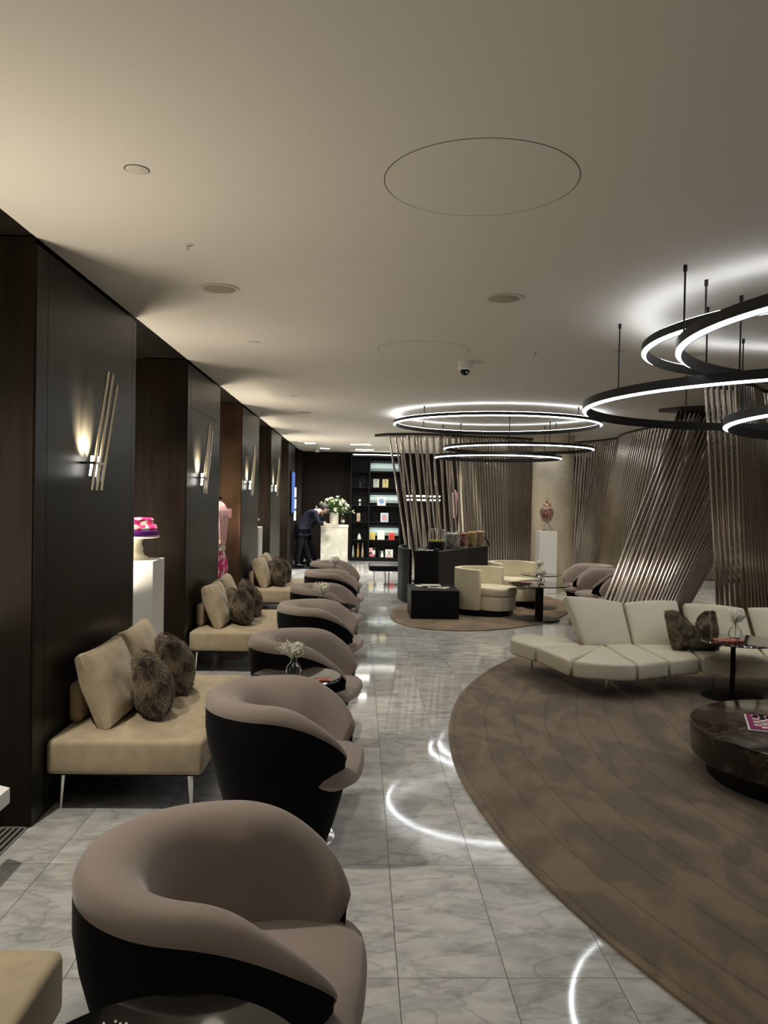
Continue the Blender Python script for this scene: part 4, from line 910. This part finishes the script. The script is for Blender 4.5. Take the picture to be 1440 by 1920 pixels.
segm('seat_segment', [(3.15, 7.195), (3.34, 7.18), (3.50, 7.10), (3.68, 6.96), (3.95, 7.75), (3.62, 7.83), (3.26, 7.85)])
segm('seat_segment', [(3.70, 6.95), (4.0, 6.66), (4.3, 6.3), (4.85, 6.9), (4.5, 7.4), (3.97, 7.74)])
def backrest(b0, b1, t0, t1, th=.11):
    """slab from bottom edge b0-b1 (z=.3) to top edge t0-t1, thickness to the rear"""
    bm = new(); b0, b1, t0, t1 = map(Vector, (b0, b1, t0, t1)); nn = (b1-b0).cross(t0-b0).normalized()
    if nn.y < 0: nn = -nn
    N_ = 8; g = {}
    for s in (0, 1):
        for i in range(N_+1):
            for j in range(N_+1):
                u, v_ = i/N_, j/N_; p = (b0*(1-u)+b1*u)*(1-v_)+(t0*(1-u)+t1*u)*v_
                p = p+nn*(th*s)+Vector((0, 0, .012*math.sin(PI*u)*v_)); pf = -.025*math.sin(PI*u)**.6*math.sin(PI*min(1, v_*.96+.02))**.6
                if s == 0: p = p+nn*pf
                g[s, i, j] = bm.verts.new(p)
    for s in (0, 1):
        for i in range(N_):
            for j in range(N_): bm.faces.new((g[s, i, j], g[s, i+1, j], g[s, i+1, j+1], g[s, i, j+1]))
    for i in range(N_):
        for j in (0, N_): bm.faces.new((g[0, i, j], g[0, i+1, j], g[1, i+1, j], g[1, i, j]))
        for k in (0, N_): bm.faces.new((g[0, k, i], g[0, k, i+1], g[1, k, i+1], g[1, k, i]))
    bmesh.ops.recalc_face_normals(bm, faces=bm.faces)
    es = [e for e in bm.edges if len(e.link_faces) == 2 and e.calc_face_angle(0) > .9]
    bmesh.ops.bevel(bm, geom=es, offset=.025, segments=3, affect='EDGES', profile=.5)
    return obj('backrest', bm, 'leather', ls)
backrest((2.25, 7.80, .31), (2.745, 7.86, .31), (2.095, 8.04, .79), (2.71, 8.12, .72))
backrest((2.755, 7.86, .31), (3.28, 7.84, .31), (2.73, 8.12, .72), (3.26, 8.06, .755))
backrest((3.32, 7.84, .31), (3.93, 7.74, .31), (3.31, 8.02, .735), (3.90, 7.95, .70))
backrest((3.95, 7.73, .31), (4.5, 7.36, .31), (3.92, 7.94, .71), (4.6, 7.6, .73))
for x, y in ((1.80, 8.18), (2.28, 7.22), (3.355, 7.42), (3.0, 7.7), (4.2, 6.75), (2.55, 7.7)): obj('leg', T([(x, y, .19), (x, y, .001)], .014, 12), 'chrome', ls)
cpy(fm, (3.24, 7.62, .53), fr(-24, 0, 2), 'dented brown fur pillow leaning on the cream leather sofa', fg)

# ------------------------------------------------------------------ low round marble table with the board game
cxm, cym = 2.93, 4.95
t = thing('round_marble_table', 'low round dark brown marble table at the right edge', 'table', (cxm, cym, .016))
obj('drum', L([(0, .125), (.745, .125), (.760, .14), (.768, .30), (.765, .322), (.755, .325), (0, .325)], 96), 'brown_marble', t); obj('plinth', L([(0, .001), (.66, .001), (.66, .125), (0, .125)], 64), 'black', t)
bt = thing('board_game', 'pink and white draughts board on the marble table', 'board game', (2.72, 5.03, .3415), math.radians(-22))
obj('board', B(-.19, .19, -.19, .19, 0, .012, .002, 1), 'magenta', bt, False); obj('border', B(-.20, .20, -.20, .20, 0, .006, .002, 1), 'white', bt, False)
bm = new()
for i in range(8):
    for j in range(8):
        if (i+j) % 2: box(bm, -.16+i*.04, -.12+i*.04, -.16+j*.04, -.12+j*.04, .012, .0135)
obj('light_squares', bm, 'pale_pink', bt, False)
pm = L([(0, 0), (.015, 0), (.016, .003), (.016, .009), (.014, .012), (0, .012)], 16); pc = obj('draughts_piece', pm, 'white')
tag(pc, 'white draughts piece on the pink board', 'game piece', 'white draughts pieces'); pd = obj('draughts_piece', L([(0, 0), (.015, 0), (.016, .003), (.016, .009), (.014, .012), (0, .012)], 16), 'ink'); tag(pd, 'black draughts piece on the pink board', 'game piece', 'black draughts pieces')
RZ = Matrix.Rotation(math.radians(-22), 3, 'Z'); first = {0: pc, 1: pd}
for i in range(8):
    for j in (1, 2, 3, 5, 6, 7):
        if (i+j) % 2: continue
        w = 0 if j < 4 else 1; p = RZ @ Vector((-.14+i*.04, -.14+j*.04, 0))+Vector((2.72, 5.03, .3555)); src = first[w]
        if src.get('used'): q = src.copy(); C.objects.link(q); q.location = p
        else: src.location = p; src['used'] = 1
for o_ in (pc, pd):
    pass
for o_ in list(C.objects):
    if 'used' in o_: del o_['used']

# ------------------------------------------------------------------ things glimpsed behind the pole screens
t = thing('bar_wall_light', 'pair of white light bars on the dark wall behind the poles', 'wall light', (1.80, 22.93, 1.72))
for z in (0, .11): obj('light_bar', B(-.50, .50, -.04, -.01, z, z+.04), 'led_w', t, False)
obj('backplate', B(-.52, .52, -.01, .02, -.03, .18), 'black', t, False)
t = thing('white_side_counter', 'pale counter front lit behind the poles, right of the jars', 'counter', (3.2, 19.2, 0)); obj('body', B(-.75, .75, -.3, .3, .001, .80), 'black', t, False); obj('top', B(-.78, .78, -.33, .33, .80, .86), 'white', t, False)
t = thing('clothes_display', 'pink and white garment glimpsed between the poles above the jars', 'garment', (2.12, 17.9, 1.35))
obj('garment', drape([(.10, 0), (.13, .1), (.11, .35), (.14, .5), (.05, .62), (.01, .64)], (0, 0), .5, .9), 'pale_pink', t); obj('hanging_wire', T([(0, 0, .63), (0, 0, CEIL-1.36)], .003, 6), 'grey', t)
spot('garment_spot', (2.1, 17.4, 3.0), (2.12, 17.9, 1.6), 12, (1, .9, .88), 30, .5, .03)
